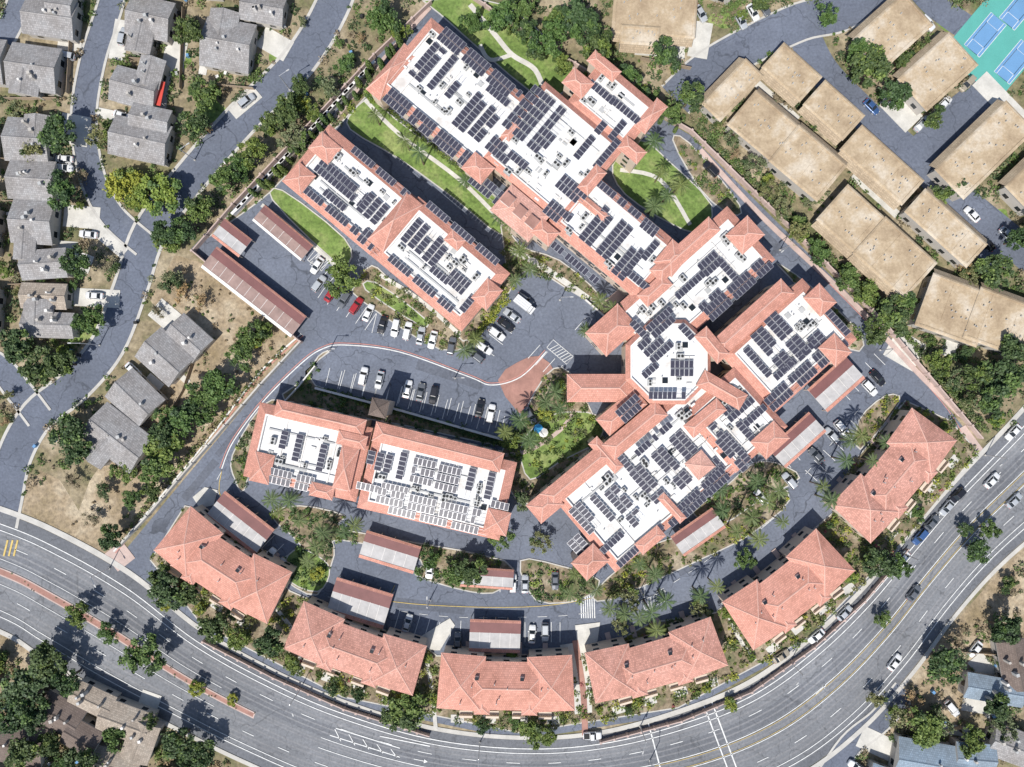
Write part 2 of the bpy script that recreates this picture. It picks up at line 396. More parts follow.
for pl in ([(193,497),(205,487),(218,490),(214,505),(200,508)],[(400,655-5),(443,622),(450,618),(455,625),(440,650)],[(575,625),(600,622),(596,650),(578,650)],[(560,690-45),(590,640),(592,712),(575,714)]):
    island('concrete_path',pl,'drive',kerb=False,z=.19)
pz=.21
def path(pts,w,mat='drive',name='concrete_path'):
    global pz
    mb=MB(); p=cat(pts,5); pz+=.003; strip_raised(mb,offs(p,w/2),offs(p,-w/2),pz,mat); mb.obj(name)
path([(365,100),(400,135),(460,180),(505,225)],4)
path([(470,5),(495,35),(512,55),(535,70),(545,95)],5); path([(512,55),(490,60),(480,45)],4)
path([(262,205),(300,235),(335,265),(355,285)],4); path([(380,275),(420,300),(460,335)],4)
path([(510,250),(540,265),(590,300)],6); path([(620,170),(660,180),(690,225)],4); path([(640,270),(625,290),(600,310)],10,'concpink')
path([(505,455),(530,450),(560,430),(575,410)],4,'concpink'); path([(575,640),(583,690),(585,735)],6,'brick')
path([(425,650),(432,690),(436,730)],4); path([(270,600),(300,640),(300,660)],4)
path([(235,215),(285,165),(330,125),(370,75),(430,8)],4,'concpink'); path([(722,600),(740,640),(755,660)],4)
path([(700,150),(760,215),(850,300),(910,365),(960,415)],5,'concpink')
for c in [(222,569,33),(355,652,20),(506,686,1),(656,664,-16),(790,592,-38),(896,477,-50)]:
    a=math.radians(c[2]); u=(math.cos(a),math.sin(a)); v=(-u[1],u[0])
    for k in(-48,-16,16,48):
        x,y=c[0]+u[0]*k+v[0]*33,c[1]+u[1]*k+v[1]*33
        pz+=.001; mb=MB(); mb.prism(W2(rect(x,y,13,8,c[2])),0,pz,'drive','drive'); mb.obj('patio_slab')
        x,y=c[0]+u[0]*k*.8-v[0]*36,c[1]+u[1]*k*.8-v[1]*36
        pz+=.001; mb=MB(); mb.prism(W2(rect(x,y,5,16,c[2])),0,pz,'concpink','concpink'); mb.obj('entry_walk')
# ------------------------------------------------------------ buildings
WINGS=[]; PANP=[]
def windows(mb,poly,z0,z1,step=3.6):
    n=len(poly); st=max(1,int((z1-z0)/2.9))
    for i in range(n):
        a=Vector(poly[i]);b=Vector(poly[(i+1)%n]);d=b-a;L=d.length
        if L<3:continue
        d.normalize(); nr=Vector((d.y,-d.x)); k=int((L-1)/step)
        for j in range(k):
            c=a+d*(L*(j+.5)/k)
            for q in range(st):
                zz=z0+.9+q*2.9
                for (w,h,o,mt) in((.85,1.5,.04,'frame'),(.75,1.3,.06,'glass')):
                    zc=zz+.75
                    q0=c-d*w+nr*o;q1=c+d*w+nr*o
                    mb.face([(q0.x,q0.y,zc-h/2),(q1.x,q1.y,zc-h/2),(q1.x,q1.y,zc+h/2),(q0.x,q0.y,zc+h/2)],mt)
def wing(par,poly,ze,w=2.4,rise=1.1,tilem='tile',roof='white',cap='cap',wall='wall',zb=0,drop=.6):
    out=W2(poly,ze); mb=MB()
    wl=inset(out,.5); mb.prism(wl,zb,ze,wall,None); windows(mb,wl,zb,ze)
    mb.ring(out,ze-.2,wl,ze-.2,wall)
    mb.prism(out,ze-.2,ze,wall,None)
    i1=inset(out,w); i2=inset(i1,.35); zt=ze+rise; zr=zt-drop
    mb.ring(out,ze,i1,zt,tilem); mb.ring(i1,zt,i2,zt,cap); mb.ring(i2,zt,i2,zr,cap)
    mb.face([(*p,zr) for p in i2],roof)
    if len(i2)==4:
        a,b,c,d=[Vector(q) for q in i2]; n=random.choice((3,4,5)) if roof=='white' else random.choice((1,2))
        for k in range(n):
            t=(k+random.uniform(.3,.7))/n; h=random.uniform(.15,.4)
            if roof!='white': h=.08
            s0,s1=(0,1) if random.random()<.6 else (random.uniform(0,.3),random.uniform(.6,1))
            p=a.lerp(b,t).lerp(d.lerp(c,t),s0); q=a.lerp(b,t).lerp(d.lerp(c,t),s1); m_=(p+q)/2; dd=q-p
            mb.box((m_.x,m_.y,zr),dd.length,.28,h,math.atan2(dd.y,dd.x),cap)
        if roof=='white':
            for k in range(4):
                t0,t1=random.uniform(.05,.5),random.uniform(.5,.95); s=random.uniform(.12,.88)
                p=a.lerp(b,t0).lerp(d.lerp(c,t0),s); q=a.lerp(b,t1).lerp(d.lerp(c,t1),s); m_=(p+q)/2; dd=q-p
                mb.box((m_.x,m_.y,zr+.1),dd.length,random.choice((.12,.45)),.22,math.atan2(dd.y,dd.x),'unit')
    mb.obj('wing',par); WINGS.append((poly,zt,zr)); EX.append(poly)
def hip(mb,cx,cy,L,W,ang,z,pitch=.35,mat='tile',wall='wall',zb=0,ridge=True,gable=False,win=True,track=True):
    pl=rect(cx,cy,L,W,ang); w=[P(x,y,z)[:2] for x,y in pl]
    a,b,c,d=[Vector(q) for q in w]
    Lm=(b-a).length;Wm=(c-b).length; u=(b-a).normalized(); h=Wm/2*pitch
    m0=(a+d)/2; m1=(b+c)/2; ins=0 if gable else min(Wm/2,Lm/2)
    r0=m0+u*ins; r1=m1-u*ins
    A,B,C,D=[(q.x,q.y,z) for q in(a,b,c,d)]; R0=(r0.x,r0.y,z+h);R1=(r1.x,r1.y,z+h)
    mb.face([A,B,R1,R0],mat); mb.face([C,D,R0,R1],mat)
    if gable: mb.face([D,A,R0],wall); mb.face([B,C,R1],wall)
    else: mb.face([D,A,R0],mat); mb.face([B,C,R1],mat)
    q=[tuple(x) for x in w]; q=q if area(q)>0 else q[::-1]
    mb.prism(q,z-.22,z,wall,None); wl=inset(q,.5); mb.ring(q,z-.22,wl,z-.22,wall)
    if zb<z-.5:
        mb.prism(wl,zb,z-.2,wall,None)
        if win: windows(mb,wl,zb,z-.2)
    if ridge:
        rm='ridge' if mat in('tile','tile2','tile3') else mat
        if (r1-r0).length>.1: mb.beam(R0,R1,.36,.12,rm)
        if not gable:
            for e,r in((A,R0),(D,R0),(B,R1),(C,R1)): mb.beam(e,r,.28,.1,rm)
    if track: EX.append(pl)
def rz(x,y,default=8):
    z=[w[1] for w in WINGS if inside(x,y,w[0])]; return max(z) if z else default
def rfl(x,y):
    z=[w[2] for w in WINGS if inside(x,y,w[0])]; return max(z) if z else None
def panels(par,cx,cy,L,W,ang,pw=1.02,pl=1.75,z=None,miss=.02):
    PANP.append(rect(cx,cy,L+6,W+6,ang))
    z=(z or rz(cx,cy))+.18; x0,y0,_=P(cx,cy,z); k=(H-z)/H*S; L*=k;W*=k
    rows=max(1,round(W/(pl+.16))); cols=max(1,int(L/(pw+.07)))
    th=-math.radians(ang+random.uniform(-.6,.6)); ca,sa=math.cos(th),math.sin(th); mb=MB()
    gy=.2 if rows<3 else .38
    def T(x,y,zz): return (x0+ca*x-sa*y,y0+sa*x+ca*y,zz)
    for r in range(rows):
        cut=random.choice((0,0,0,1,2)) if cols>5 else 0
        for c in range(cols-cut):
            if random.random()<miss: continue
            xa=(c-cols/2)*(pw+.07); ya=(r-rows/2)*(pl+gy)
            if cols>9 and c%7==6: continue
            za,zb2=z,z+.14
            a,b,cc,d=T(xa,ya,za),T(xa+pw,ya,za),T(xa+pw,ya+pl,zb2),T(xa,ya+pl,zb2)
            mb.face([a,b,cc,d],'alu')
            e=.05; up=.012
            mb.face([T(xa+e,ya+e,za+up),T(xa+pw-e,ya+e,za+up),T(xa+pw-e,ya+pl-e,zb2+up),T(xa+e,ya+pl-e,zb2+up)],'pv')
        ya=(r-rows/2)*(pl+gy)
        for yy in(.35,pl-.35):
            a=T(-cols/2*(pw+.07),ya+yy,0); b=T(cols/2*(pw+.07)-.1,ya+yy,0)
            c=((a[0]+b[0])/2,(a[1]+b[1])/2,z-.08); mb.box(c,math.dist(a[:2],b[:2]),.06,.06,th,'alu')
        for xx in np.arange(-cols/2*(pw+.07)+.4,cols/2*(pw+.07),2.4):
            for yy in(.35,pl-.35):
                p=T(xx,ya+yy,z-.8); mb.box(p,.07,.07,.72,th,'alu')
    mb.obj('solar_panel_array',par)
def hvac(mb,x,y,ang,s=1.0):
    zr=rfl(x,y)
    if zr is None: return
    p=P(x,y,zr); a=-math.radians(ang)
    mb.box((p[0],p[1],zr+.01),2.1*s,1.5*s,.25,a,'unit'); mb.box((p[0],p[1],zr+.26),2.0*s,1.4*s,.85*s,a,'unit')
    for o in(-.5,.5):
        q=(p[0]+math.cos(a)*o*s,p[1]+math.sin(a)*o*s,zr+.26+.85*s); mb.cyl(q,.42*s,.40*s,.12,12,'unit','dark')
def roofstuff(par,x,y,L,W,ang,n,plain=False):
    mb=MB(); a=math.radians(ang)
    for i in range(n):
        for tr in range(10):
            u=random.uniform(-L/2,L/2);v=random.uniform(-W/2,W/2)
            px=x+u*math.cos(a)-v*math.sin(a);py=y+u*math.sin(a)+v*math.cos(a)
            if not any(inside(px,py,q) for q in PANP): break
        else: continue
        k=random.random()
        if plain: k=.6
        if k<.4: hvac(mb,px,py,ang+random.choice((0,90)),random.uniform(.5,.95))
        else:
            zr=rfl(px,py)
            if zr is None: continue
            p=P(px,py,zr)
            if k<.7: mb.cyl((p[0],p[1],zr+.005),.14,.12,.6,8,'unit')
            elif k<.85: mb.box((p[0],p[1],zr+.01),1.2,.5,.35,-a,'unit',top='cap')
            else: mb.box((p[0],p[1],zr+.01),1.3,1.3,.3,-a,'cap',top='glass' if random.random()<.5 else 'unit')
    if mb.f: mb.obj('roof_unit',par)
A=empty('apartment_building')
wing(A,rect(456,97,140,90,40),8.0,2.2)
wing(A,rect(553,153,104,100,40),8.5,1.6)
wing(A,rect(613,106,76,58,40),8.2,2.2)
wing(A,rect(615,236,122,70,40),8.0,2.4)
mb=MB()
hip(mb,520,213,50,34,40,9.2,.22,'tile2',track=False); hip(mb,478,168,26,22,40,9.6,.25,track=False)
hip(mb,632,150,26,16,40,9.4,.3,track=False); hip(mb,672,258,30,24,-50,9.4,.3,track=False); hip(mb,578,83,26,20,40,9.6,.3,track=False)
hip(mb,592,180,30,14,-50,9.9,.3,track=False); hip(mb,392,72,18,60,40,8.2,.3,track=False)
hip(mb,651,116,14,36,40,9.3,.25,track=False); hip(mb,545,232,24,18,40,9.4,.3,track=False); hip(mb,604,66,34,14,40,9.4,.25,track=False)
hip(mb,512,130,22,10,-50,9.5,.25,track=False); hip(mb,590,205,44,9,40,9.3,.25,track=False)
mb.obj('tile_roof',A)
for (x,y) in ((508,200),(520,212),(532,222)):
    mb=MB(); p=P(x,y,9.8); mb.box((p[0],p[1],9.4),2.6,2.6,1.1,.87,'cap','brick'); mb.obj('roof_hatch',A)
for a in [(428,127,110,13,40),(480,65,104,13,40),(427,62,46,16,-50),(442,72,44,10,-50),(470,112,44,16,-50),(486,122,42,14,-50),
          (455,86,30,8,-50),(500,97,34,10,40),(538,120,54,46,40),(572,190,34,20,40),(590,140,50,12,-50),(608,152,44,12,-50),(602,92,34,12,40),(625,110,40,10,40),(617,130,26,10,-50),
          (626,205,84,12,40),(597,226,44,16,-50),(614,240,44,14,-50),(570,258,76,12,40),(628,262,40,14,-50),(490,190,50,14,40),(558,214,30,16,40),(500,150,30,14,40),(652,232,30,12,40),(518,160,24,10,40),(638,280,30,10,40),(650,250,26,10,-50)]:
    panels(A,*a)
roofstuff(A,455,90,110,55,40,34); roofstuff(A,545,160,85,75,40,38); roofstuff(A,610,240,95,45,40,24); roofstuff(A,610,105,50,30,40,12)
B=empty('apartment_building')
wing(B,rect(350,190,116,74,40),7.6,2.5); wing(B,rect(440,264,120,76,40),8.1,2.5)
mb=MB(); hip(mb,395,222,20,62,40,9.2,.28,track=False); hip(mb,325,148,26,22,40,9.0,.3,track=False); hip(mb,455,240,18,14,40,9.6,.3,track=False); hip(mb,487,294,26,20,-50,9.5,.3,track=False)
hip(mb,300,178,24,22,-50,9.0,.3,track=False)
mb.obj('tile_roof',B)
for a in [(332,211,80,12,40),(381,172,78,11,40,1.02,1.75,9.0),(336,178,46,16,40),(354,193,48,14,40),(372,208,26,24,-50),(423,285,90,12,40),(463,233,96,12,40,1.02,1.75,9.6),(418,236,32,24,-50),(437,250,34,18,-50),(458,282,24,18,40),(372,242,30,16,40),(470,300,30,12,-50),(440,275,24,10,40),(335,200,30,8,40)]:
    panels(B,*a)
roofstuff(B,355,190,85,35,40,22); roofstuff(B,440,262,85,35,40,26)
C=empty('apartment_building')
wing(C,rect(308,452,116,76,13),7.8,2.3); wing(C,rect(437,485,146,80,13),8.3,2.3)
mb=MB(); hip(mb,320,418,92,17,13,9.2,.35,track=False); hip(mb,438,447,132,20,14,9.7,.35,track=False); hip(mb,346,468,18,44,13,9.4,.3,track=False); hip(mb,262,468,20,30,13,9.1,.3,track=False); hip(mb,497,522,24,24,13,9.6,.3,track=False)
hip(mb,352,440,30,14,13,9.5,.25,track=False); hip(mb,322,491,24,14,13,9.2,.3,track=False)
mb.obj('tile_roof',C)
mb=MB(); p=P(379,408,9); mb.box((p[0],p[1],0),3.4,3.4,11,-.22,'maroon'); hip(mb,379,408,18,18,13,11.1,.6,'shd',track=False,win=False); mb.obj('entry_tower',C)
for a in [(289,479,52,14,13),(431,506,112,14,13),(438,521,104,7,13),(423,471,26,28,13),(448,478,26,28,13),(380,462,20,26,103),(402,466,30,12,103),(470,484,34,12,103),(490,486,28,12,103),(298,448,30,12,103),(322,458,28,10,103),(500,505,22,12,13),(368,487,24,12,13),(284,440,20,10,103),(395,488,30,8,13)]:
    panels(C,*a)
roofstuff(C,310,452,85,35,13,28); roofstuff(C,430,485,115,30,13,34)
D=empty('apartment_building')
wing(D,rect(690,288,165,72,-42),7.8,2.4)
wing(D,rect(788,346,112,82,-42),8.4,2.4)
wing(D,rect(660,470,200,100,-40),8.0,2.2)
wing(D,rect(735,420,70,80,-42),8.7,1.8)
oc=[(668+46*math.cos(t),362+46*math.sin(t)) for t in [math.pi/8+i*math.pi/4 for i in range(8)]]
wing(D,oc,9.2,1.0)
mb=MB()
hip(mb,600,388,66,28,0,8.2,.35); hip(mb,622,412,50,22,-40,8.5,.35,track=False); hip(mb,612,330,44,32,-42,9.2,.35,track=False)
hip(mb,577,476,80,20,-40,9.3,.35,track=False); hip(mb,635,430,70,20,-40,9.6,.35,track=False); hip(mb,685,250,80,18,-42,9.4,.35,track=False)
hip(mb,745,235,30,26,-42,9.5,.3,track=False); hip(mb,752,318,96,20,-42,10.1,.35,track=False); hip(mb,820,300,26,22,48,10.2,.3,track=False)
hip(mb,722,390,50,18,30,10.4,.3,track=False); hip(mb,770,440,32,24,-42,10.2,.3,track=False); hip(mb,712,345,36,16,50,10.9,.3,track=False); hip(mb,590,562,30,24,-42,9.5,.3,track=False)
hip(mb,705,418,44,16,-40,10.5,.3,track=False); hip(mb,655,290,34,16,-42,9.3,.25,track=False); hip(mb,545,505,30,24,-40,9.2,.3,track=False); hip(mb,835,350,22,26,-42,10.2,.3,track=False); hip(mb,650,540,30,14,-40,9.4,.25,track=False)
hip(mb,700,465,22,22,-40,9.8,.3,'tile2',track=False); hip(mb,606,455,40,12,48,9.4,.25,track=False); hip(mb,672,508,34,9,48,9.4,.25,track=False)
mb.obj('tile_roof',D)
for a in [(738,288,86,14,-42),(712,262,28,14,-42),(730,272,34,10,48),(655,345,30,24,-42),(690,335,30,12,48),(672,395,48,12,0,1.02,1.75,11.2),(630,408,30,18,-42,1.02,1.75,10.6),(650,370,20,12,-42),(682,368,24,14,0),
          (690,285,40,12,-42),(662,322,34,14,-42),(710,300,30,10,-42),(640,330,26,10,48),
          (788,336,60,18,48),(773,350,54,16,48),(806,372,104,13,-42),(797,358,64,10,-42),(822,345,30,20,48),(838,322,36,12,48),(758,362,40,12,48),
          (690,452,50,16,48),(672,468,50,14,48),(650,486,50,14,48),(625,506,48,14,48),(707,489,72,14,-42),(692,505,60,11,-42),(640,545,60,12,-42),(585,518,34,14,48),(603,508,34,12,48),
          (735,452,44,14,48),(752,438,44,12,48),(720,434,36,12,48),(582,548,30,14,48),(738,406,34,16,-42),(655,437,54,10,-42,1.02,1.75,10.9),(712,470,24,18,-42),(612,542,38,12,-42),(632,470,40,10,48),(755,415,30,12,-42)]:
    panels(D,*a)
roofstuff(D,690,290,125,35,-42,28); roofstuff(D,790,345,75,50,-42,26); roofstuff(D,655,475,155,65,-40,60); roofstuff(D,735,420,45,45,-42,20); roofstuff(D,665,360,55,50,0,18)
def villa(cx,cy,L,W,ang,bend=0,tm='tile'):
    e=empty('tile_roof_apartment_house'); mb=MB(); z=6.2
    a=math.radians(ang); u=(math.cos(a),math.sin(a)); v=(-u[1],u[0])
    def q(x,y): return (cx+x*u[0]+y*v[0],cy+x*u[1]+y*v[1])
    hip(mb,*q(0,0),L*.72,W*.84,ang,z,.32,tm)
    for s_ in(-1,1):
        x,y=q(s_*L*.34,-1-bend*.5); hip(mb,x,y,L*.34,W*.96,ang+s_*(-bend),z+.12,.33,tm)
        x,y=q(s_*L*.18,W*.33); hip(mb,x,y,W*.34,L*.12,ang+90,z-.12,.32,tm,win=False)
    for k in range(8):
        x,y=q(random.uniform(-.4,.4)*L,random.uniform(-.25,.28)*W); p=P(x,y,z); mb.cyl((p[0],p[1],z+.4),.13,.13,1.9,8,'unit')
    for k in(-.22,.12):
        x,y=q(k*L,-W*.17); p=P(x,y,z); mb.box((p[0],p[1],z+.5),.9,.8,1.25,-a,'cap','glass')
    for k in(-.3,-.1,.1,.3):
        x,y=q(k*L,W*.5); p=P(x,y,3); mb.box((p[0],p[1],2.8),3.2,1.8,.2,-a,'wall'); mb.box((p[0],p[1],3.0),3.2,.1,.9,-a,'wall')
    mb.obj('roof_and_walls',e)
villa(222,569,126,60,33,7); villa(355,652,132,54,20,4,'tile3'); villa(506,686,132,58,1,4); villa(656,664,132,54,-16,4,'tile3'); villa(790,592,122,60,-38,5); villa(896,477,128,58,-50,4,'tile3')
def carport(cx,cy,L,W,ang,top='cptop'):
    e=empty('carport'); z=2.7; mb=MB(); a=-math.radians(ang)
    p=P(cx,cy,z); l=L*S;w=W*S; ca,sa=math.cos(a),math.sin(a)
    def T(x,y,zz): return (p[0]+ca*x-sa*y,p[1]+sa*x+ca*y,zz)
    def slab(y0,y1,z0,z1,mt):
        t=[T(-l/2,y0,z0),T(l/2,y0,z0),T(l/2,y1,z1),T(-l/2,y1,z1)]
        mb.face(t,mt); mb.face([(q[0],q[1],q[2]-.15) for q in t[::-1]],mt)
        for i in range(4):
            j=(i+1)%4; mb.face([t[i],t[j],(t[j][0],t[j][1],t[j][2]-.15),(t[i][0],t[i][1],t[i][2]-.15)],'cap')
    slab(-w/2,-w/2+w*.12,z+.1,z+.3,'cap' if top!='cptop' else 'tile'); slab(-w/2+w*.12+.02,w/2-w*.4,z+.2,z+.2,top); slab(w/2-w*.4+.02,w/2-w*.08,z+.25,z+.3,'maroon'); slab(w/2-w*.08+.02,w/2,z+.36,z+.1,'tile')
    for i in range(1,int(l/2.4)):
        q=T(-l/2+l*i/int(l/2.4),-w*.12,0); mb.box((q[0],q[1],z+.205),.08,w*.46,.05,a,'cap')
    n=max(2,int(l/3))
    for i in range(n+1):
        for y in(-w/2+.3,w/2-.3):
            q=T(-l/2+.2+(l-.4)*i/n,y,0); mb.box(q,.15,.15,z-.05,a,'wall')
    mb.obj('canopy',e); EX.append(rect(cx,cy,L,W,ang))
for c in [(240,523,62,32,38),(390,552,56,28,17),(360,603,58,36,17),(487,578,52,20,4),(495,636,50,32,2),(283,233,62,20,40,'cpbrown'),(254,292,112,26,38,'cpbrown'),(698,532,50,24,-35),(797,440,54,26,-42),(836,384,50,30,-42),(232,238,34,22,38)]: carport(*c)
def house(pcs,mat,wall='wallg',z=3.2,gable=True,pitch=.33,name='house'):
    e=empty(name); mb=MB()
    for i,(cx,cy,L,W,a) in enumerate(pcs): hip(mb,cx,cy,L,W,a,z+i*.35,pitch,mat,wall,gable=gable,ridge=True)
    for i in range(4):
        c=random.choice(pcs); p=P(c[0]+random.uniform(-12,12),c[1]+random.uniform(-8,8),4); s=random.uniform(.35,.8); mb.box((p[0],p[1],3.2),s,s,2.4,.3,random.choice((wall,'unit','cap')))
    mb.obj('roof_and_walls',e)
house([(50,18,52,38,8),(62,8,26,44,8)],'shg'); house([(34,68,50,46,8),(25,80,30,30,98)],'shg')
house([(150,18,44,40,12),(140,38,30,26,102)],'shg'); house([(135,88,46,36,15),(150,72,30,26,105)],'shg'); house([(140,140,58,40,12),(150,120,40,28,12)],'shg')
house([(228,45,50,50,10),(222,30,40,30,100)],'shg'); house([(263,8,44,30,10)],'shg')
house([(28,140,44,44,4),(38,130,30,30,94)],'shg'); house([(32,180,46,40,4)],'shg'); house([(33,222,42,44,4),(25,240,40,22,94)],'shg'); house([(44,264,46,30,-4)],'shg')
house([(44,296,46,26,2)],'shb'); house([(48,325,52,26,2),(38,312,26,30,92)],'shg')
house([(188,338,40,32,42),(165,357,46,40,42)],'shg'); house([(135,398,46,40,44),(118,438,62,44,38),(100,450,30,26,130)],'shg')
house([(-20,60,50,45,5)],'shg');house([(-30,150,45,50,5)],'shg');house([(-25,230,45,50,5)],'shg');house([(-25,310,45,50,5)],'shg');house([(200,-25,45,40,5)],'shg')
def condo(*pcs):
    e=empty('condominium_building')
    for i,(cx,cy,L,W,a) in enumerate(pcs):
        z=4.4+i*.3
        wing(e,rect(cx,cy,L,W,a),z,.45,.22,'tan','tan','tan','wallg',drop=.16)
        aa=math.radians(a); sg=random.choice((-1,1)); mbx=MB(); ox,oy=-math.sin(aa)*sg*(W/2+3),math.cos(aa)*sg*(W/2+3)
        p0=rect(cx+ox,cy+oy,L*.96,6,a); hi=[P(x,y,z) for x,y in p0]
        if sg>0: up,lo=(hi[3],hi[2]),(hi[0],hi[1])
        else: up,lo=(hi[0],hi[1]),(hi[3],hi[2])
        f=[(up[0][0],up[0][1],z-.05),(up[1][0],up[1][1],z-.05),(lo[1][0],lo[1][1],z-1.2),(lo[0][0],lo[0][1],z-1.2)]
        mbx.face(f,'tanedge'); mbx.obj('mansard_apron',e); EX.append(p0)
    for (cx,cy,L,W,a) in pcs: roofstuff(e,cx,cy,L*.8,W*.6,a,int(L/6),True)
condo((655,10,84,52,4),(640,35,40,20,4)); condo((733,90,64,26,-46)); condo((765,127,62,46,40),(808,163,64,48,40)); condo((792,72,52,34,42),(834,110,54,34,42)); condo((882,165,84,34,42))
condo((858,225,70,48,42),(895,258,70,50,42)); condo((946,228,84,32,42)); condo((955,310,66,56,20),(1000,322,60,54,20)); condo((893,32,70,44,-42)); condo((938,72,70,44,-42)); condo((985,150,100,42,-44)); condo((1040,180,60,40,-44))
condo((700,-40,90,50,20)); condo((1060,320,60,50,20)); condo((800,-45,70,40,-40))
house([(125,722,52,34,20),(140,742,40,30,110)],'shb',z=3.4); house([(60,715,44,34,30),(82,738,36,30,30)],'shd'); house([(20,745,50,40,10)],'shd'); house([(92,700,44,26,25)],'shb'); house([(115,765,50,30,15)],'shb')
house([(995,690,60,26,10)],'shblue'); house([(930,762,70,40,10),(975,758,40,30,5)],'shblue'); house([(1015,665,50,30,80)],'shd'); house([(1010,745,40,34,20)],'shg'); house([(890,790,50,40,20)],'shblue');house([(1080,640,50,50,30)],'shb')
mb=MB(); zz=.13
for r in [(97,298,46,18,3),(82,217,36,22,5),(110,240,40,14,40),(275,44,32,22,30),(245,103,34,14,-40),(175,55,22,30,10),(120,40,16,40,10),(165,315,26,22,40),(148,390,18,30,40),(75,130,30,30,10),(160,85,20,46,10),(82,262,20,18,20),(985,705,46,18,10),(880,745,44,22,25),(985,670,34,18,50),(660,50,50,14,5),(905,350,34,30,30),(700,40,20,36,10),(960,330,14,60,30),(900,110,24,40,-44),(1000,100,20,60,-44),(205,60,8,30,10),(65,245,26,8,5),(66,190,20,8,5),(110,115,24,10,12),(70,45,24,12,8),(180,375,24,6,42),(955,730,30,10,10),(150,700,20,16,20),(775,100,8,60,-48),(875,195,8,60,-48)]:
    w=W2(rect(*r)); zz+=.001; mb.prism(w,0,zz,'drive','drive'); EX.append(rect(*r))
mb.obj('driveway')
mb=MB(); p=P(158,93,2.6); mb.box((p[0],p[1],2.5),2.4,6,.12,-.2,'red')
for dx in(-1,1):
    for dy in(-2.6,2.6): mb.box((p[0]+dx,p[1]+dy,0),.1,.1,2.5,0,'frame')
mb.obj('awning')
# ------------------------------------------------------------ walls & fences
def wallline(name,pts,h,t,mat,post=0,cap='concpink'):
    mb=MB(); p=[Vector(P(*q)[:2]) for q in pts]
    for i in range(len(p)-1):
        d=p[i+1]-p[i]; c=(p[i]+p[i+1])/2; a=math.atan2(d.y,d.x); mb.box((c.x,c.y,0),d.length,t,h,a,mat,cap)
        if post:
            n=int(d.length/post)
            for j in range(n): q=p[i]+d*(j/n); mb.box((q.x,q.y,0),.55,.55,h+.25,a,mat,cap)
    mb.obj(name)
wallline('perimeter_wall',[(122,545),(150,515),(210,445),(262,385),(302,342)],2.0,.4,'conc',5,'conc')
wallline('perimeter_wall',[(302,342),(195,252),(235,206),(375,58),(432,4)],1.9,.3,'concpink',5)
wallline('perimeter_wall',[(470,-2),(560,58),(690,133),(790,230),(880,322),(978,438)],2.0,.35,'concpink',4)
wallline('garden_wall',[(316,388),(400,410),(512,442)],1.2,.5,'cap',0,'cap')
wallline('garden_wall',[(285,402),(300,386),(316,366)],1.2,.3,'cap',0,'cap')
wallline('garden_wall',[(585,300),(620,330)],1.2,.3,'cap',0,'cap')
wallline('garden_wall',[(205,640),(275,676),(345,707),(430,734)],1.4,.25,'concpink',3)
wallline('garden_wall',[(600,740),(680,719),(750,690),(812,646),(862,600),(906,548)],1.4,.25,'concpink',3)
for f in ([(8,100),(60,100)],[(5,160),(56,162)],[(6,202),(58,202)],[(75,5),(70,95)],[(125,60),(165,62)],[(185,10),(182,90)],[(200,85),(255,90)],[(12,285),(70,283)],[(205,330),(185,390),(150,450)],[(640,60),(690,70)],[(870,140),(920,195)],[(40,690),(110,690),(160,720)],[(960,650),(1030,655)],[(900,740),(960,725)]):
    wallline('wood_fence',f,1.6,.1,'wood',0,'wood')
mb=MB()
for i in range(26):
    t=i/25; x=240+(372-240)*t; y=212+(70-212)*t; p=P(x,y); mb.box((p[0],p[1],0),3.0,.18,2.4,-.8+math.pi/2+.05,'cap')
    mb.box((p[0],p[1],2.41),3.2,.7,.12,-.8+math.pi/2,'cap')
mb.obj('trellis_fence')
# ------------------------------------------------------------ markings in compound
mb=MB()
def stalls(x0,y0,x1,y1,n,l,side=1,w=.55):
    d=math.hypot(x1-x0,y1-y0);nx,ny=-(y1-y0)/d*side,(x1-x0)/d*side
    for i in range(n+1):
        x=x0+(x1-x0)*i/n;y=y0+(y1-y0)*i/n; line(mb,[(x,y),(x+nx*l,y+ny*l)],w,'paintw')
stalls(345,352+18,505,412+18-14,14,-20,-1)
stalls(318,298,365,330,5,20,-1); stalls(372,333,450,352,7,20,-1)
stalls(330,368,500,410,14,18,1)
stalls(480,345,515,300,4,18,1); stalls(540,345,570,372,4,18,1); stalls(575,330,600,352,3,16,-1)
stalls(400,610,440,622,4,22,1); stalls(450,640,470,641,2,20,-1); stalls(525,642,560,642,4,20,-1); stalls(500,592,565,594,6,17,-1)
stalls(262,548,290,575,3,18,-1); stalls(745,505,800,460,6,16,-1); stalls(805,470,850,420,5,16,1); stalls(850,400,885,365,4,16,-1); stalls(310,265,330,282,3,16,-1)
def hatch(x,y,L,W,a):
    r=rect(x,y,L,W,a); line(mb,r+[r[0]],.6,'paintw')
    (ax,ay),(bx,by),(cx,cy),(dx,dy)=r
    for i in range(1,8):
        t=i/8; line(mb,[(ax+(bx-ax)*t,ay+(by-ay)*t),(dx+(cx-dx)*min(1,t+.15),dy+(cy-dy)*min(1,t+.15))],.6,'paintw')
hatch(319,260,18,14,38); hatch(560,352,26,10,40); hatch(655,600,26,10,-25); hatch(765,520,18,8,-40)
for i in range(7): line(mb,[(580.5+i*2.2,588),(581.5+i*2.2,618)],1.0,'paintw')
ringp=[(222,470),(222,500),(300,585),(330,597),(430,615),(520,617),(590,612),(660,590),(740,535),(800,480),(862,405)]; line(mb,cat(ringp,6),.45,'paintw',dash=(8,10))
mb.obj('parking_marking')
mb=MB()
path_r=cat([(118,555),(165,500),(215,440),(265,375),(305,338)],6); line(mb,offs(path_r,-3),1.2,'paintr'); line(mb,offs(path_r,-5.5),1.5,'paintw')
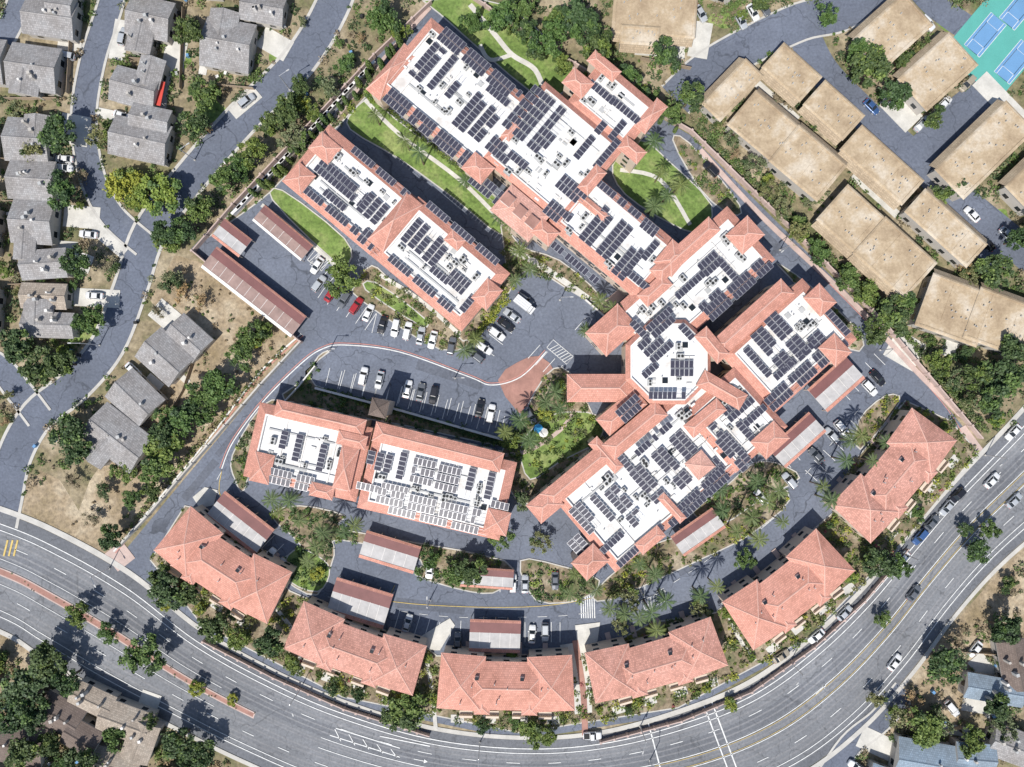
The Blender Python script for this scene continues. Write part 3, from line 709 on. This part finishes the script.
path_k=cat([(220,468),(232,440),(262,400),(300,362),(322,347),(345,343),(400,350),(470,375),(492,383),(520,375),(545,350)],6); line(mb,path_k,.8,'paintr'); line(mb,offs(path_k,2),1.0,'paintw')
line(mb,cat([(330,603),(380,615),(395,585)],1),.6,'painty'); line(mb,cat([(222,470),(222,500),(262,540)],4),.6,'painty')
line(mb,cat([(345,595),(430,605),(540,606),(620,590),(690,560),(750,520)],6),.6,'painty')
line(mb,cat([(700,155),(780,235),(860,315),(940,400),(965,440)],6),.7,'paintr')
mb.obj('kerb_paint')
sheet('brick_paving',rect(120,556,22,22,-38),'concpink',.118); sheet('brick_paving',[(498,380),(518,362),(540,356),(556,374),(552,400),(540,418),(518,412)],'brick',.118,2); sheet('brick_paving',[(940,440),(965,425),(985,452),(965,470)],'concpink',.118)
# ------------------------------------------------------------ vegetation
def quads(C,size,rng,up=.5):
    n=len(C); d=rng.normal(size=(n,3)); d[:,2]=np.abs(d[:,2])+up; d/=np.linalg.norm(d,axis=1)[:,None]
    r=rng.normal(size=(n,3)); a=np.cross(d,r); a/=np.linalg.norm(a,axis=1)[:,None]; b=np.cross(d,a)
    s=(size*rng.uniform(.6,1.3,n))[:,None]
    return np.stack([C-a*s-b*s*.6,C+a*s-b*s*.7,C+a*s*.8+b*s*.7,C-a*s*.9+b*s*.6],1).reshape(-1,3)
def leafmesh(name,V,mats,mi,extra=None):
    ex=extra or MB(); nb=len(ex.v); v=np.array(ex.v).reshape(-1,3) if nb else np.zeros((0,3))
    allv=np.vstack([v,V]); nq=len(V)//4
    faces=list(ex.f)+[tuple(range(nb+4*i,nb+4*i+4)) for i in range(nq)]
    me=bpy.data.meshes.new(name); me.from_pydata(allv.tolist(),[],faces)
    for m in ex.mats: me.materials.append(m)
    for m in mats: me.materials.append(m)
    idx=list(ex.m)+[len(ex.mats)+int(k) for k in mi]
    me.polygons.foreach_set('material_index',idx); me.update(); return me
def tree_mesh(name,seed,mats,R=3.5,ht=6.0,nc=30,per=85,leaf=.19,flat=.62,lobes=4):
    rng=np.random.default_rng(seed); ex=MB(); th=ht-R*flat*1.4; th=max(th,1.2)
    lean=rng.normal(0,.25,2); ex.cyl((0,0,-.1),.28,.16,th+.1,8,'bark',d=(lean[0]*.2,lean[1]*.2,1))
    cz=ht-R*flat; V=[];mi=[]
    lb=[(R*rng.uniform(.25,.55)*np.array([math.cos(t),math.sin(t)])) for t in (rng.uniform(0,1)+2*math.pi*np.arange(lobes)/lobes+rng.uniform(-.5,.5,lobes))]
    lz=rng.uniform(-.5,.5,lobes); lr=rng.uniform(.38,.6,lobes)*R
    for i in range(nc):
        j=i%lobes; t=rng.uniform(0,2*math.pi); rr=lr[j]*math.sqrt(rng.uniform(0,1))
        c=np.array([lb[j][0]+rr*math.cos(t),lb[j][1]+rr*math.sin(t),cz+lz[j]+rng.uniform(-.4,1)*R*flat*.75*math.sqrt(max(.05,1-(rr/lr[j])**2))])
        cr=R*rng.uniform(.13,.25)
        if i<8:
            a=Vector((lean[0]*.2,lean[1]*.2,th*.85)); b=Vector(c); ex.cyl(a,.12,.04,(b-a).length,5,'bark',d=b-a)
        d=rng.normal(size=(per,3)); d/=np.linalg.norm(d,axis=1)[:,None]; d[:,2]*=.8
        C=c+d*cr*(rng.uniform(.4,1.15,per)[:,None]); V.append(quads(C,leaf,rng)); mi+=[rng.integers(0,len(mats)) if rng.random()<.5 else 0]*per
    k=220; d=rng.normal(size=(k,3)); d/=np.linalg.norm(d,axis=1)[:,None]; jj=rng.integers(0,lobes,k)
    base=np.array([[lb[j][0],lb[j][1],cz+lz[j]] for j in jj]); C=base+d*lr[jj][:,None]*np.array([1,1,.7])*rng.uniform(.7,1.3,k)[:,None]
    V.append(quads(C,leaf*.85,rng)); mi+=[0]*k
    return leafmesh(name,np.vstack(V),mats,mi,ex)
def mats(*k): return [M[i] for i in k]
TR={'g':[tree_mesh('broadleaf_a%d'%i,10+i,mats('leafA','leafB','leafA'),lobes=3+i%3) for i in range(5)],
    'd':[tree_mesh('broadleaf_b%d'%i,20+i,mats('leafB','leafA','leafB'),ht=7,lobes=3+i%3) for i in range(5)],
    'l':[tree_mesh('broadleaf_c%d'%i,30+i,mats('leafC','leafA'),ht=5) for i in range(3)],
    'o':[tree_mesh('broadleaf_d%d'%i,40+i,mats('leafD','leafA','leafB'),nc=20,per=60,lobes=3+i%3) for i in range(4)],
    'y':[tree_mesh('broadleaf_e%d'%i,50+i,mats('leafE','leafD'),nc=16,per=40) for i in range(2)]}
NM={'g':'broadleaf_tree','d':'oak_tree','l':'lime_green_tree','o':'olive_tree','y':'dry_tree'}
def cypress_mesh(seed):
    rng=np.random.default_rng(seed); ex=MB(); ex.cyl((0,0,0),.15,.05,5,6,'bark'); k=1100
    z=rng.uniform(.3,7,k); r=.95*np.sqrt(np.clip(1-((z-2.2)/5)**2,0.02,1))*rng.uniform(.55,1.1,k); t=rng.uniform(0,6.283,k)
    return leafmesh('cypress',quads(np.stack([r*np.cos(t),r*np.sin(t),z],1),.18,rng),mats('leafB','leafA'),rng.integers(0,2,k),ex)
CY=[cypress_mesh(60),cypress_mesh(61)]
def palm_mesh(seed,h=8):
    rng=random.Random(seed); mb=MB(); pr=Vector((0,0,-.1))
    for i in range(6):
        q=Vector((rng.uniform(-.08,.08)+pr.x,rng.uniform(-.08,.08)+pr.y,h*(i+1)/6)); mb.cyl(pr,.24-.015*i,.22-.015*i,(q-pr).length,8,'bark',d=q-pr); pr=q
    K=15
    for k in range(K):
        t=2*math.pi*k/K+rng.uniform(-.18,.18); L=rng.uniform(2.1,2.8); el=rng.uniform(-.25,.8); n=9
        pts=[]
        for i in range(n+1):
            s_=i/n; r=L*s_*(math.cos(el)*.4+.6); z=math.sin(el)*L*s_-1.5*s_*s_*L*.45
            pts.append(pr+Vector((r*math.cos(t),r*math.sin(t),z)))
        sd=Vector((-math.sin(t),math.cos(t),0)); dr=Vector((math.cos(t),math.sin(t),0))
        for i in range(n):
            a,b=pts[i],pts[i+1]; mb.face([a-sd*.05,a+sd*.05,b+sd*.04,b-sd*.04],'palm')
            if i>0:
                for s2 in(-1,1):
                    for f in(0,.5):
                        o=a+(b-a)*f; w=.36*math.sin(math.pi*min(1,(i+.6)/(n+.8)))+.1
                        mb.face([o,o+dr*.14,o+dr*.42+sd*s2*w+Vector((0,0,-.22))],'palm')
    return mb.mesh('palm')
PM=[palm_mesh(1,8),palm_mesh(2,9.5),palm_mesh(3,6.5)]
def tree(x,y,r,k='g'):
    me=random.choice(TR[k]); s_=r*S/3.1; hz=5*s_
    p=P(x,y,min(hz,8)); o=bpy.data.objects.new(NM[k],me); COL.objects.link(o); o.location=(p[0],p[1],0)
    o.rotation_euler=(0,0,random.uniform(0,6.28)); o.scale=(s_*random.uniform(.9,1.12),s_*random.uniform(.9,1.12),s_*random.uniform(.85,1.1) if s_<1.3 else 1.2)
def palm(x,y,s_=1):
    me=random.choice(PM); p=P(x,y,7.5*s_); o=bpy.data.objects.new('palm_tree',me); COL.objects.link(o); o.location=(p[0],p[1],0); o.rotation_euler=(0,0,random.uniform(0,6.28)); o.scale=(s_,)*3
def cyp(x,y,s_=1):
    p=P(x,y,4); o=bpy.data.objects.new('cypress_tree',random.choice(CY)); COL.objects.link(o); o.location=(p[0],p[1],0); o.rotation_euler=(0,0,random.uniform(0,6.28)); o.scale=(s_,)*3
T=dict(
 d=[(187,28,14),(55,130,18),(60,190,16),(40,370,17),(62,364,13),(10,345,18),(65,435,20),(76,452,14),(112,535,13),(165,598,19),(190,593,13),(210,632,17),(270,645,15),(285,107,17),(270,125,12),(196,125,14),(475,572,15),(880,560,15),(950,665,18),(980,550,12),(20,690,22),(40,665,18),(5,720,20),(66,680,14),(175,745,18),(200,756,14),(85,765,16),(690,97,14),(665,55,15),(875,65,20),(895,95,15),(1010,380,22),(990,402,16),(895,315,18),(880,332,14),(1000,270,17),(575,15,20),(600,50,16),(1015,350,16),(180,232,14),(395,712,11),(1000,705,14),(15,757,18),(965,530,8),(75,262,15),(160,580,12),(935,120,9),(640,8,9),(975,375,14),(1018,240,12),(590,28,14),(535,52,10),(525,30,11),(165,235,13),(300,85,11),(160,432,13),(188,410,12),(150,490,11),(245,345,9),(30,715,16),(50,745,12),(150,720,9),(760,5,9)],
 g=[(380,12,17),(205,92,12),(250,150,13),(222,178,13),(195,208,14),(165,240,12),(500,12,15),(520,8,12),(550,36,16),(556,18,12),(625,76,13),(640,92,11),(670,110,11),(250,335,13),(262,330,10),(237,356,12),(215,385,17),(200,397,13),(178,425,16),(160,452,18),(150,472,16),(165,418,12),(205,412,12),(120,472,12),(130,500,8),(75,616,12),(138,658,17),(105,636,10),(340,275,16),(405,718,20),(530,735,14),(548,738,9),(885,620,8),(90,320,14),(850,277,12),(870,292,12),(820,250,11),(905,300,12),(940,362,12),(860,50,13),(235,640,12),(290,665,10),(900,568,11),(510,440,11),(455,575,13),(940,195,11),(960,186,10),(975,742,14),(830,12,10),(990,530,9),(850,500,11),(745,560,9),(730,615,9),(430,560,9),(500,540,11),(470,22,9),(562,62,9),(488,72,6),(235,165,11),(310,110,9),(345,60,10),(400,30,9)],
 l=[(110,182,17),(150,190,20),(132,196,12),(128,176,12),(300,100,9),(460,520,6),(625,90,7),(195,690,8),(230,702,6),(255,340,8),(732,707,8),(645,88,7),(770,178,7),(640,120,7),(370,92,8),(210,88,7),(160,605,8),(60,352,7),(225,390,9),(545,415,8),(560,385,7),(315,575,7),(1000,420,8)],
 o=[(30,150,12),(95,135,12),(170,280,13),(720,120,9),(735,137,9),(755,165,10),(770,190,10),(785,207,10),(800,230,11),(290,135,14),(325,85,12),(960,380,11),(970,400,9),(925,45,9),(100,490,9),(630,600,11),(700,610,10),(540,545,11),(585,575,11),(900,720,12),(880,700,10),(940,725,12),(1005,730,12),(620,625,10),(520,500,10),(150,90,8)],
 y=[(105,265,8),(960,640,10),(915,700,9),(200,300,8),(90,520,8),(180,290,9),(155,310,7),(70,480,8)])
for k,l in T.items():
    for t in l: tree(*t,k)
for p_ in [(420,155),(375,115),(405,140),(655,140),(660,175),(655,205),(668,195),(465,180),(510,225),(520,250),(530,268),(500,215),(555,392),(545,402),(560,408),(278,512),(300,520),(316,546),(290,500),(355,525),(345,532),(575,575),(595,588),(570,595),(640,565),(655,575),(722,510),(765,500),(780,520),(748,515),(735,530),(850,440),(870,460),(845,460),(860,435),(505,432),(520,420),(530,440),(475,340),(465,350),(640,620),(655,628),(625,615),(760,540),(720,490),(680,185),(600,300),(612,310),(505,200),(310,560),(325,530),(715,585),(700,595),(585,330),(830,500),(820,485),(888,442),(650,610),(665,600),(610,610),(775,490),(758,482),(270,500),(515,280),(590,460)]:
    palm(*p_,random.uniform(.75,1.1))
for i in range(22):
    t=i/21; cyp(400-150*t+random.uniform(-4,4),38+155*t+random.uniform(-4,4),random.uniform(.6,.9))
for i in range(14):
    t=i/13; cyp(478+200*t,8+118*t,random.uniform(.4,.7))
def shrubs(name,pts,mts,leaf=.15,per=40,ht=.8):
    if not pts:return
    rng=np.random.default_rng(len(pts)+per); V=[];mi=[]
    for (x,y,r) in pts:
        c=np.array(P(x,y)); r*=S; k=int(per*max(.6,min(3,(r/1.0)**1.6))); d=rng.normal(size=(k,3)); d/=np.linalg.norm(d,axis=1)[:,None]; d[:,2]=np.abs(d[:,2])
        e=np.array([rng.uniform(.6,1.2),rng.uniform(.6,1.2),ht*1.1])
        C=c+np.array([0,0,.15])+d*r*e*rng.uniform(.5,1.2,k)[:,None]
        V.append(quads(C,leaf*(1+r*.2),rng)); mi+=[rng.integers(0,len(mts))]*k
    o=bpy.data.objects.new(name,leafmesh(name,np.vstack(V),mts,mi)); COL.objects.link(o)
def ok(x,y,pad=0):
    return not any(inside(x,y,e) for e in EX)
def scatter(poly,n,r0,r1,check=True):
    xs=[p[0] for p in poly];ys=[p[1] for p in poly];o=[];t=0
    while len(o)<n and t<n*12:
        t+=1;x=random.uniform(min(xs),max(xs));y=random.uniform(min(ys),max(ys))
        if inside(x,y,poly) and (not check or ok(x,y)): o.append((x,y,r0+(r1-r0)*random.random()**2))
    return o
SM=mats('leafA','leafB','leafA','leafD','leafB','leafC','leafD','leafA')
shrubs('shrub_bed',scatter(mul,850,1.6,5.5),SM)
shrubs('flowering_shrub',scatter(mul,30,1.6,3.5),mats('leafF','leafA'))
for nme,pl,mt in G:
    if mt=='mulch':
        a=abs(area(pl)); shrubs('shrub_bed',scatter(pl,int(a/34),1.6,5),SM)
WR=[(0,0),(420,0),(230,205),(190,250),(300,340),(120,545),(60,530),(0,505)]
WRH=[(0,0),(420,0),(230,205),(170,250),(140,320),(120,400),(60,480),(0,505)]
shrubs('garden_shrubs',scatter(WRH,640,1.6,6.5),mats('leafA','leafB','leafD','leafE','leafA','leafB'))
shrubs('hillside_scrub',scatter([(175,255),(298,340),(130,535),(70,525),(150,400)],150,1,3.5),mats('leafD','leafE','leafE','leafA'))
shrubs('garden_shrubs',scatter([(470,-20),(1040,-20),(1040,420),(985,440),(880,322),(690,133)],820,1.6,6.5),mats('leafA','leafB','leafD','leafA','leafE','leafB'))
shrubs('garden_shrubs',scatter([(-20,640),(100,695),(260,780),(-20,790)],240,2.5,8),mats('leafA','leafB','leafB','leafE'))
shrubs('garden_shrubs',scatter([(860,740),(1040,540),(1050,790),(840,790)],240,1.6,6),mats('leafA','leafD','leafE','leafE'))
shrubs('median_plants',scatter(MED,150,.8,1.8,False),mats('leafE','leafD','leafA'),.1,18)
def hedge(name,pts,w,mts,step=2.2):
    p=cat(pts,4);o=[]
    for i in range(len(p)-1):
        a,b=p[i],p[i+1];l=math.hypot(b[0]-a[0],b[1]-a[1]);n=max(1,int(l/step))
        for j in range(n): o.append((a[0]+(b[0]-a[0])*j/n+random.uniform(-1,1),a[1]+(b[1]-a[1])*j/n+random.uniform(-1,1),w*random.uniform(.8,1.2)))
    shrubs(name,o,mts)
hedge('hedge',[(700,128),(790,222),(885,312),(985,432)],4,mats('leafA','leafB','leafD'))
hedge('hedge',[(322,390),(420,418),(508,446)],3.5,mats('leafA','leafB'))
hedge('hedge',[(128,530),(180,468),(250,385),(290,342)],3.5,mats('leafA','leafD','leafB'),6)
hedge('hedge',[(365,90),(400,120),(470,178)],2.5,mats('leafA','leafB')); hedge('hedge',[(505,300),(490,320),(470,340)],4,mats('leafA','leafC'))
for poly,n in (([(-140,-100),(-5,-100),(-5,340),(-140,340)],26),([(0,-120),(1100,-120),(1100,-12),(0,-12)],70),([(1035,-50),(1150,-50),(1150,400),(1035,440)],45),([(-140,660),(0,660),(250,800),(900,850),(1150,700),(1150,560),(1060,560),(860,790),(820,860),(-140,860)],60)):
    for (x,y,r) in scatter(poly,n,9,19): tree(x,y,r,random.choice('gddo'))
for poly,n in ((WRH,28),([(690,110),(780,200),(880,300),(1000,420),(1020,300),(920,330),(800,230),(700,100)],12),([(600,-10),(1030,-10),(1030,400),(900,330),(700,120)],28),([(-10,650),(100,700),(250,780),(-10,790)],14),([(880,740),(1030,560),(1040,790)],8)):
    for (x,y,r) in scatter(poly,n,4,9):
        tree(x,y,r,random.choice('gdogdy'))
for (x,y,r) in scatter(mul,42,4,8): tree(x,y,r,random.choice('gdol'))
# ------------------------------------------------------------ cars
def car_mesh(kind,pm):
    mb=MB()
    xs=[-2.3,-2.2,-1.7,-.8,.5,1.3,1.95,2.22,2.3]; hw=[.62,.80,.90,.93,.93,.91,.86,.74,.55]
    tp={'sedan':[.72,.88,.95,.93,.93,.88,.78,.66,.55],'suv':[.85,1.0,1.02,1.02,1.02,1.0,.93,.8,.62],'pickup':[.9,.98,1.0,1.0,1.02,1.02,.98,.85,.65]}[kind]
    rings=[]
    for x,w,t in zip(xs,hw,tp):
        rings.append([(x,-w*.95,.28),(x,-w,.55),(x,-w*.97,t-.1),(x,-w*.82,t),(x,0,t+.04),(x,w*.82,t),(x,w*.97,t-.1),(x,w,.55),(x,w*.95,.28)])
    for a,b in zip(rings[:-1],rings[1:]):
        for i in range(8): mb.face([a[i],b[i],b[i+1],a[i+1]],pm)
    mb.face(rings[0],pm); mb.face(rings[-1][::-1],pm)
    def cab(x0,x1,x2,x3,z0,z1,w0=.80,w1=.60):
        lo=[(x0,-w0,z0),(x3,-w0,z0),(x3,w0,z0),(x0,w0,z0)]; hi=[(x1,-w1,z1),(x2,-w1,z1),(x2,w1,z1),(x1,w1,z1)]
        for i in range(4): j=(i+1)%4; mb.face([lo[i],lo[j],hi[j],hi[i]],'glass')
        xm=(x1+x2)/2
        r=[(x1-.05,-w1-.03,z1),(x2+.05,-w1-.03,z1),(x2+.05,w1+.03,z1),(x1-.05,w1+.03,z1)]; c=[(x1+.12,-w1*.8,z1+.06),(x2-.12,-w1*.8,z1+.06),(x2-.12,w1*.8,z1+.06),(x1+.12,w1*.8,z1+.06)]
        for i in range(4): j=(i+1)%4; mb.face([r[i],r[j],c[j],c[i]],pm)
        mb.face(c,pm)
        for s_ in(-1,1):
            for (xa,xb) in((x1,x0),(x2,x3)): mb.beam((xa,s_*w1,z1),(xb,s_*w0,z0),.09,.03,pm)
            mb.box((xm,s_*(w0+w1)/2,z0),.09,.08,z1-z0,0,pm)
    if kind=='sedan': cab(-1.75,-1.05,.25,1.05,.93,1.42)
    elif kind=='suv': cab(-2.15,-1.9,.3,1.0,1.0,1.66,.84,.68)
    else:
        cab(-.6,-.45,.35,.95,1.0,1.68,.82,.68)
        mb.face([(-2.15,-.7,1.05),(-.7,-.7,1.05),(-.7,.7,1.05),(-2.15,.7,1.05)],'dark')
    for x in(-1.42,1.42):
        for s_ in(-1,1): mb.cyl((x,s_*.72,.33),.33,.33,.22,14,'rubber','alu',d=(0,s_,0))
    for s_ in(-1,1):
        mb.box((.75,s_*1.0,.95),.16,.2,.12,0,pm); mb.box((2.2,s_*.52,.6),.12,.3,.12,0,'lampglass'); mb.box((-2.3,s_*.55,.68),.08,.25,.12,0,'red')
    return mb.mesh('car_'+kind)
CM={}
def car(x,y,a,c=None,k=None):
    c=c or random.choice(['white','white','silver','silver','grey','black','blue','tan','red']); k=k or random.choice(['sedan','sedan','suv'])
    if (c,k) not in CM: CM[(c,k)]=car_mesh(k,CARP[c])
    nm={'sedan':'parked_car','suv':'parked_suv','pickup':'pickup_truck'}[k]
    o=bpy.data.objects.new(nm,CM[(c,k)]); COL.objects.link(o); p=P(x,y); o.location=(p[0],p[1],.11); o.rotation_euler=(0,0,-math.radians(a)+random.choice((0,math.pi))+random.uniform(-.04,.04))
for c in [(332,294,125,'red'),(345,300,125,'grey','suv'),(357,306,125,'red'),(369,313,115,'white'),(383,325,105,'black'),(396,328,103,'white','suv'),(408,331,103,'white'),(421,336,103,'silver'),(433,340,103,'white'),
 (364,376,103,'white','suv'),(408,389,103,'white'),(421,392,103,'grey'),(434,395,103,'black','suv'),(480,408,103,'black'),(491,413,103,'white'),(320,284,125,'silver'),
 (512,316,35,'silver'),(506,325,35,'black'),(497,334,35,'white','suv'),(484,348,35,'white'),(476,356,35,'grey'),(430,569,95,'white'),(513,582,92,'white'),(525,583,92,'silver'),(555,580,92,'grey'),
 (592,734,0,'white','pickup'),(815,635,-42,'white'),(893,661,-55,'white'),(843,612,-45,'silver'),(912,592,-50,'grey'),(1011,432,-48,'white'),(1012,500,-45,'silver'),(990,480,-48,'white'),(945,507,-48,'silver'),(930,522,-48,'grey'),(918,536,-48,'blue'),(900,558,-48,'white'),(955,495,-48,'black'),(780,655,-35,'tan'),
 (66,160,5,'white'),(66,169,5,'white','suv'),(68,57,10,'silver'),(124,117,20,'white'),(135,370,45,'white'),(125,38,100,'silver'),(165,20,100),(710,170,45,'black','suv'),(740,22,60,'silver'),(752,14,60,'white'),(763,9,60,'grey'),(920,125,-45,'silver'),(985,244,45),(970,215,45,'white'),(950,707,50,'white'),(973,648,-50,'white'),(530,415,60,'grey'),
 (700,15,60),(870,108,45,'blue'),(955,165,-45),(905,12,45),(925,25,45,'white'),(725,775,-15,'grey'),(458,640,92,'grey'),(545,631,92,'silver'),(280,565,130,'silver'),(760,497,50,'white'),(830,435,48,'silver'),(868,388,48,'white'),(815,455,48,'grey'),(855,765,30,'white'),(90,235,5),(96,296,5,'white'),(248,102,-40,'silver'),
 (590,335,40,'silver'),(532,633,92,'white'),(408,622,107,'silver'),(788,480,50,'silver'),(840,428,48,'white','suv'),(876,378,48,'black'),(942,105,-45,'white'),(932,115,-45,'grey'),(965,85,-45,'tan'),(1005,235,45,'silver'),(270,555,130,'white'),(318,266,125,'white'),(452,346,103,'grey'),(380,380,103,'silver'),(525,300,35,'grey')]: car(*c)
def van(x,y,a):
    mb=MB(); mb.box((-.9,0,.5),4.2,2.1,2.1,0,CARP['white']); mb.box((1.9,0,.4),1.3,1.95,1.2,0,CARP['white']); mb.box((1.65,0,1.6),.8,1.8,.6,0,'glass'); mb.box((1.6,0,2.2),.7,1.65,.08,0,CARP['white'])
    for xx in(-2.2,1.7):
        for s_ in(-1,1): mb.cyl((xx,s_*.78,.4),.4,.4,.25,14,'rubber','alu',d=(0,s_,0))
    for yy in(-.6,0,.6): mb.box((-.9,yy,2.6),3.9,.05,.04,0,'alu')
    o=mb.obj('delivery_van'); p=P(x,y); o.location=(p[0],p[1],.11); o.rotation_euler=(0,0,-math.radians(a))
van(525,306,38)
def lamp(x,y,a,h=8):
    mb=MB(); mb.cyl((0,0,0),.14,.09,h,8,'alu'); mb.cyl((0,0,0),.3,.25,.4,8,'conc'); mb.beam((0,0,h-.1),(2.2,0,h+.2),.14,.1,'alu'); mb.box((2.4,0,h+.1),.8,.28,.12,0,'unit'); mb.box((2.4,0,h+.04),.6,.2,.06,0,'lampglass')
    o=mb.obj('street_lamp'); p=P(x,y); o.location=p; o.rotation_euler=(0,0,math.radians(a))
for l in [(110,568,-60),(300,690,-70),(480,742,-90),(640,726,-110),(790,662,-130),(900,552,-140),(985,455,-140),(650,760,90),(195,160,30),(290,90,30),(330,350,0,6),(455,378,0,6),(560,300,0,6),(640,590,90,6),(430,600,90,6),(780,250,-140,6),(880,350,-140,6),(100,345,180)]: lamp(*l)
def umbrella(x,y,mt):
    mb=MB(); mb.cyl((0,0,0),.04,.04,2.3,6,'alu'); mb.cyl((0,0,2.2),1.2,.05,.5,8,mt); mb.cyl((0,0,0),.5,.5,.7,10,'cap'); o=mb.obj('patio_umbrella'); o.location=P(x,y,.2)
for u in [(538,428,'blue'),(543,432,'cap')]: umbrella(*u)
for (x,y,r) in scatter(WRH,40,1,2)+scatter([(860,740),(1040,600),(1050,790)],20,1,2)+scatter([(0,680),(200,760),(0,770)],14,1,2):
    mb=MB(); p=P(x,y); a=random.uniform(0,3); c_=random.choice(('dark','court_b','unit','cap'))
    mb.box((0,0,.1),.6,.7,.9,0,c_); mb.box((0,0,1.01),.66,.78,.08,0,c_); mb.cyl((-.2,.36,.12),.1,.1,.08,8,'rubber',d=(1,0,0)); mb.cyl((.2,.36,.12),.1,.1,.08,8,'rubber',d=(1,0,0))
    o=mb.obj('wheelie_bin'); o.location=p; o.rotation_euler=(0,0,a)
# ------------------------------------------------------------ light, sky, camera
el=math.radians(56); dx,dy=-.45,-.89; l=math.hypot(dx,dy); sv=Vector((dx/l*math.cos(el),dy/l*math.cos(el),math.sin(el)))
sun=bpy.data.lights.new('sun','SUN'); sun.energy=4.9; sun.angle=math.radians(.5); sun.color=(1,.965,.91)
so=bpy.data.objects.new('sun',sun); COL.objects.link(so); so.rotation_euler=(-sv).to_track_quat('-Z','Y').to_euler()
w=bpy.data.worlds.new('World'); scene.world=w; w.use_nodes=True; nt=w.node_tree
sk=nt.nodes.new('ShaderNodeTexSky'); sk.sky_type='NISHITA'; sk.sun_disc=False; sk.sun_elevation=el; sk.sun_rotation=math.atan2(sv.x,sv.y)
bg=nt.nodes['Background']; bg.inputs['Strength'].default_value=.115; nt.links.new(sk.outputs[0],bg.inputs['Color'])
cam=bpy.data.cameras.new('camera'); co=bpy.data.objects.new('camera',cam); COL.objects.link(co); co.location=(0,0,H); cam.sensor_width=36; cam.lens=36*H/(1024*S); cam.clip_end=8000; cam.clip_start=1
scene.camera=co
scene.view_settings.view_transform='Standard'; scene.view_settings.look='None'; scene.view_settings.exposure=0
print('objects',len(bpy.data.objects))
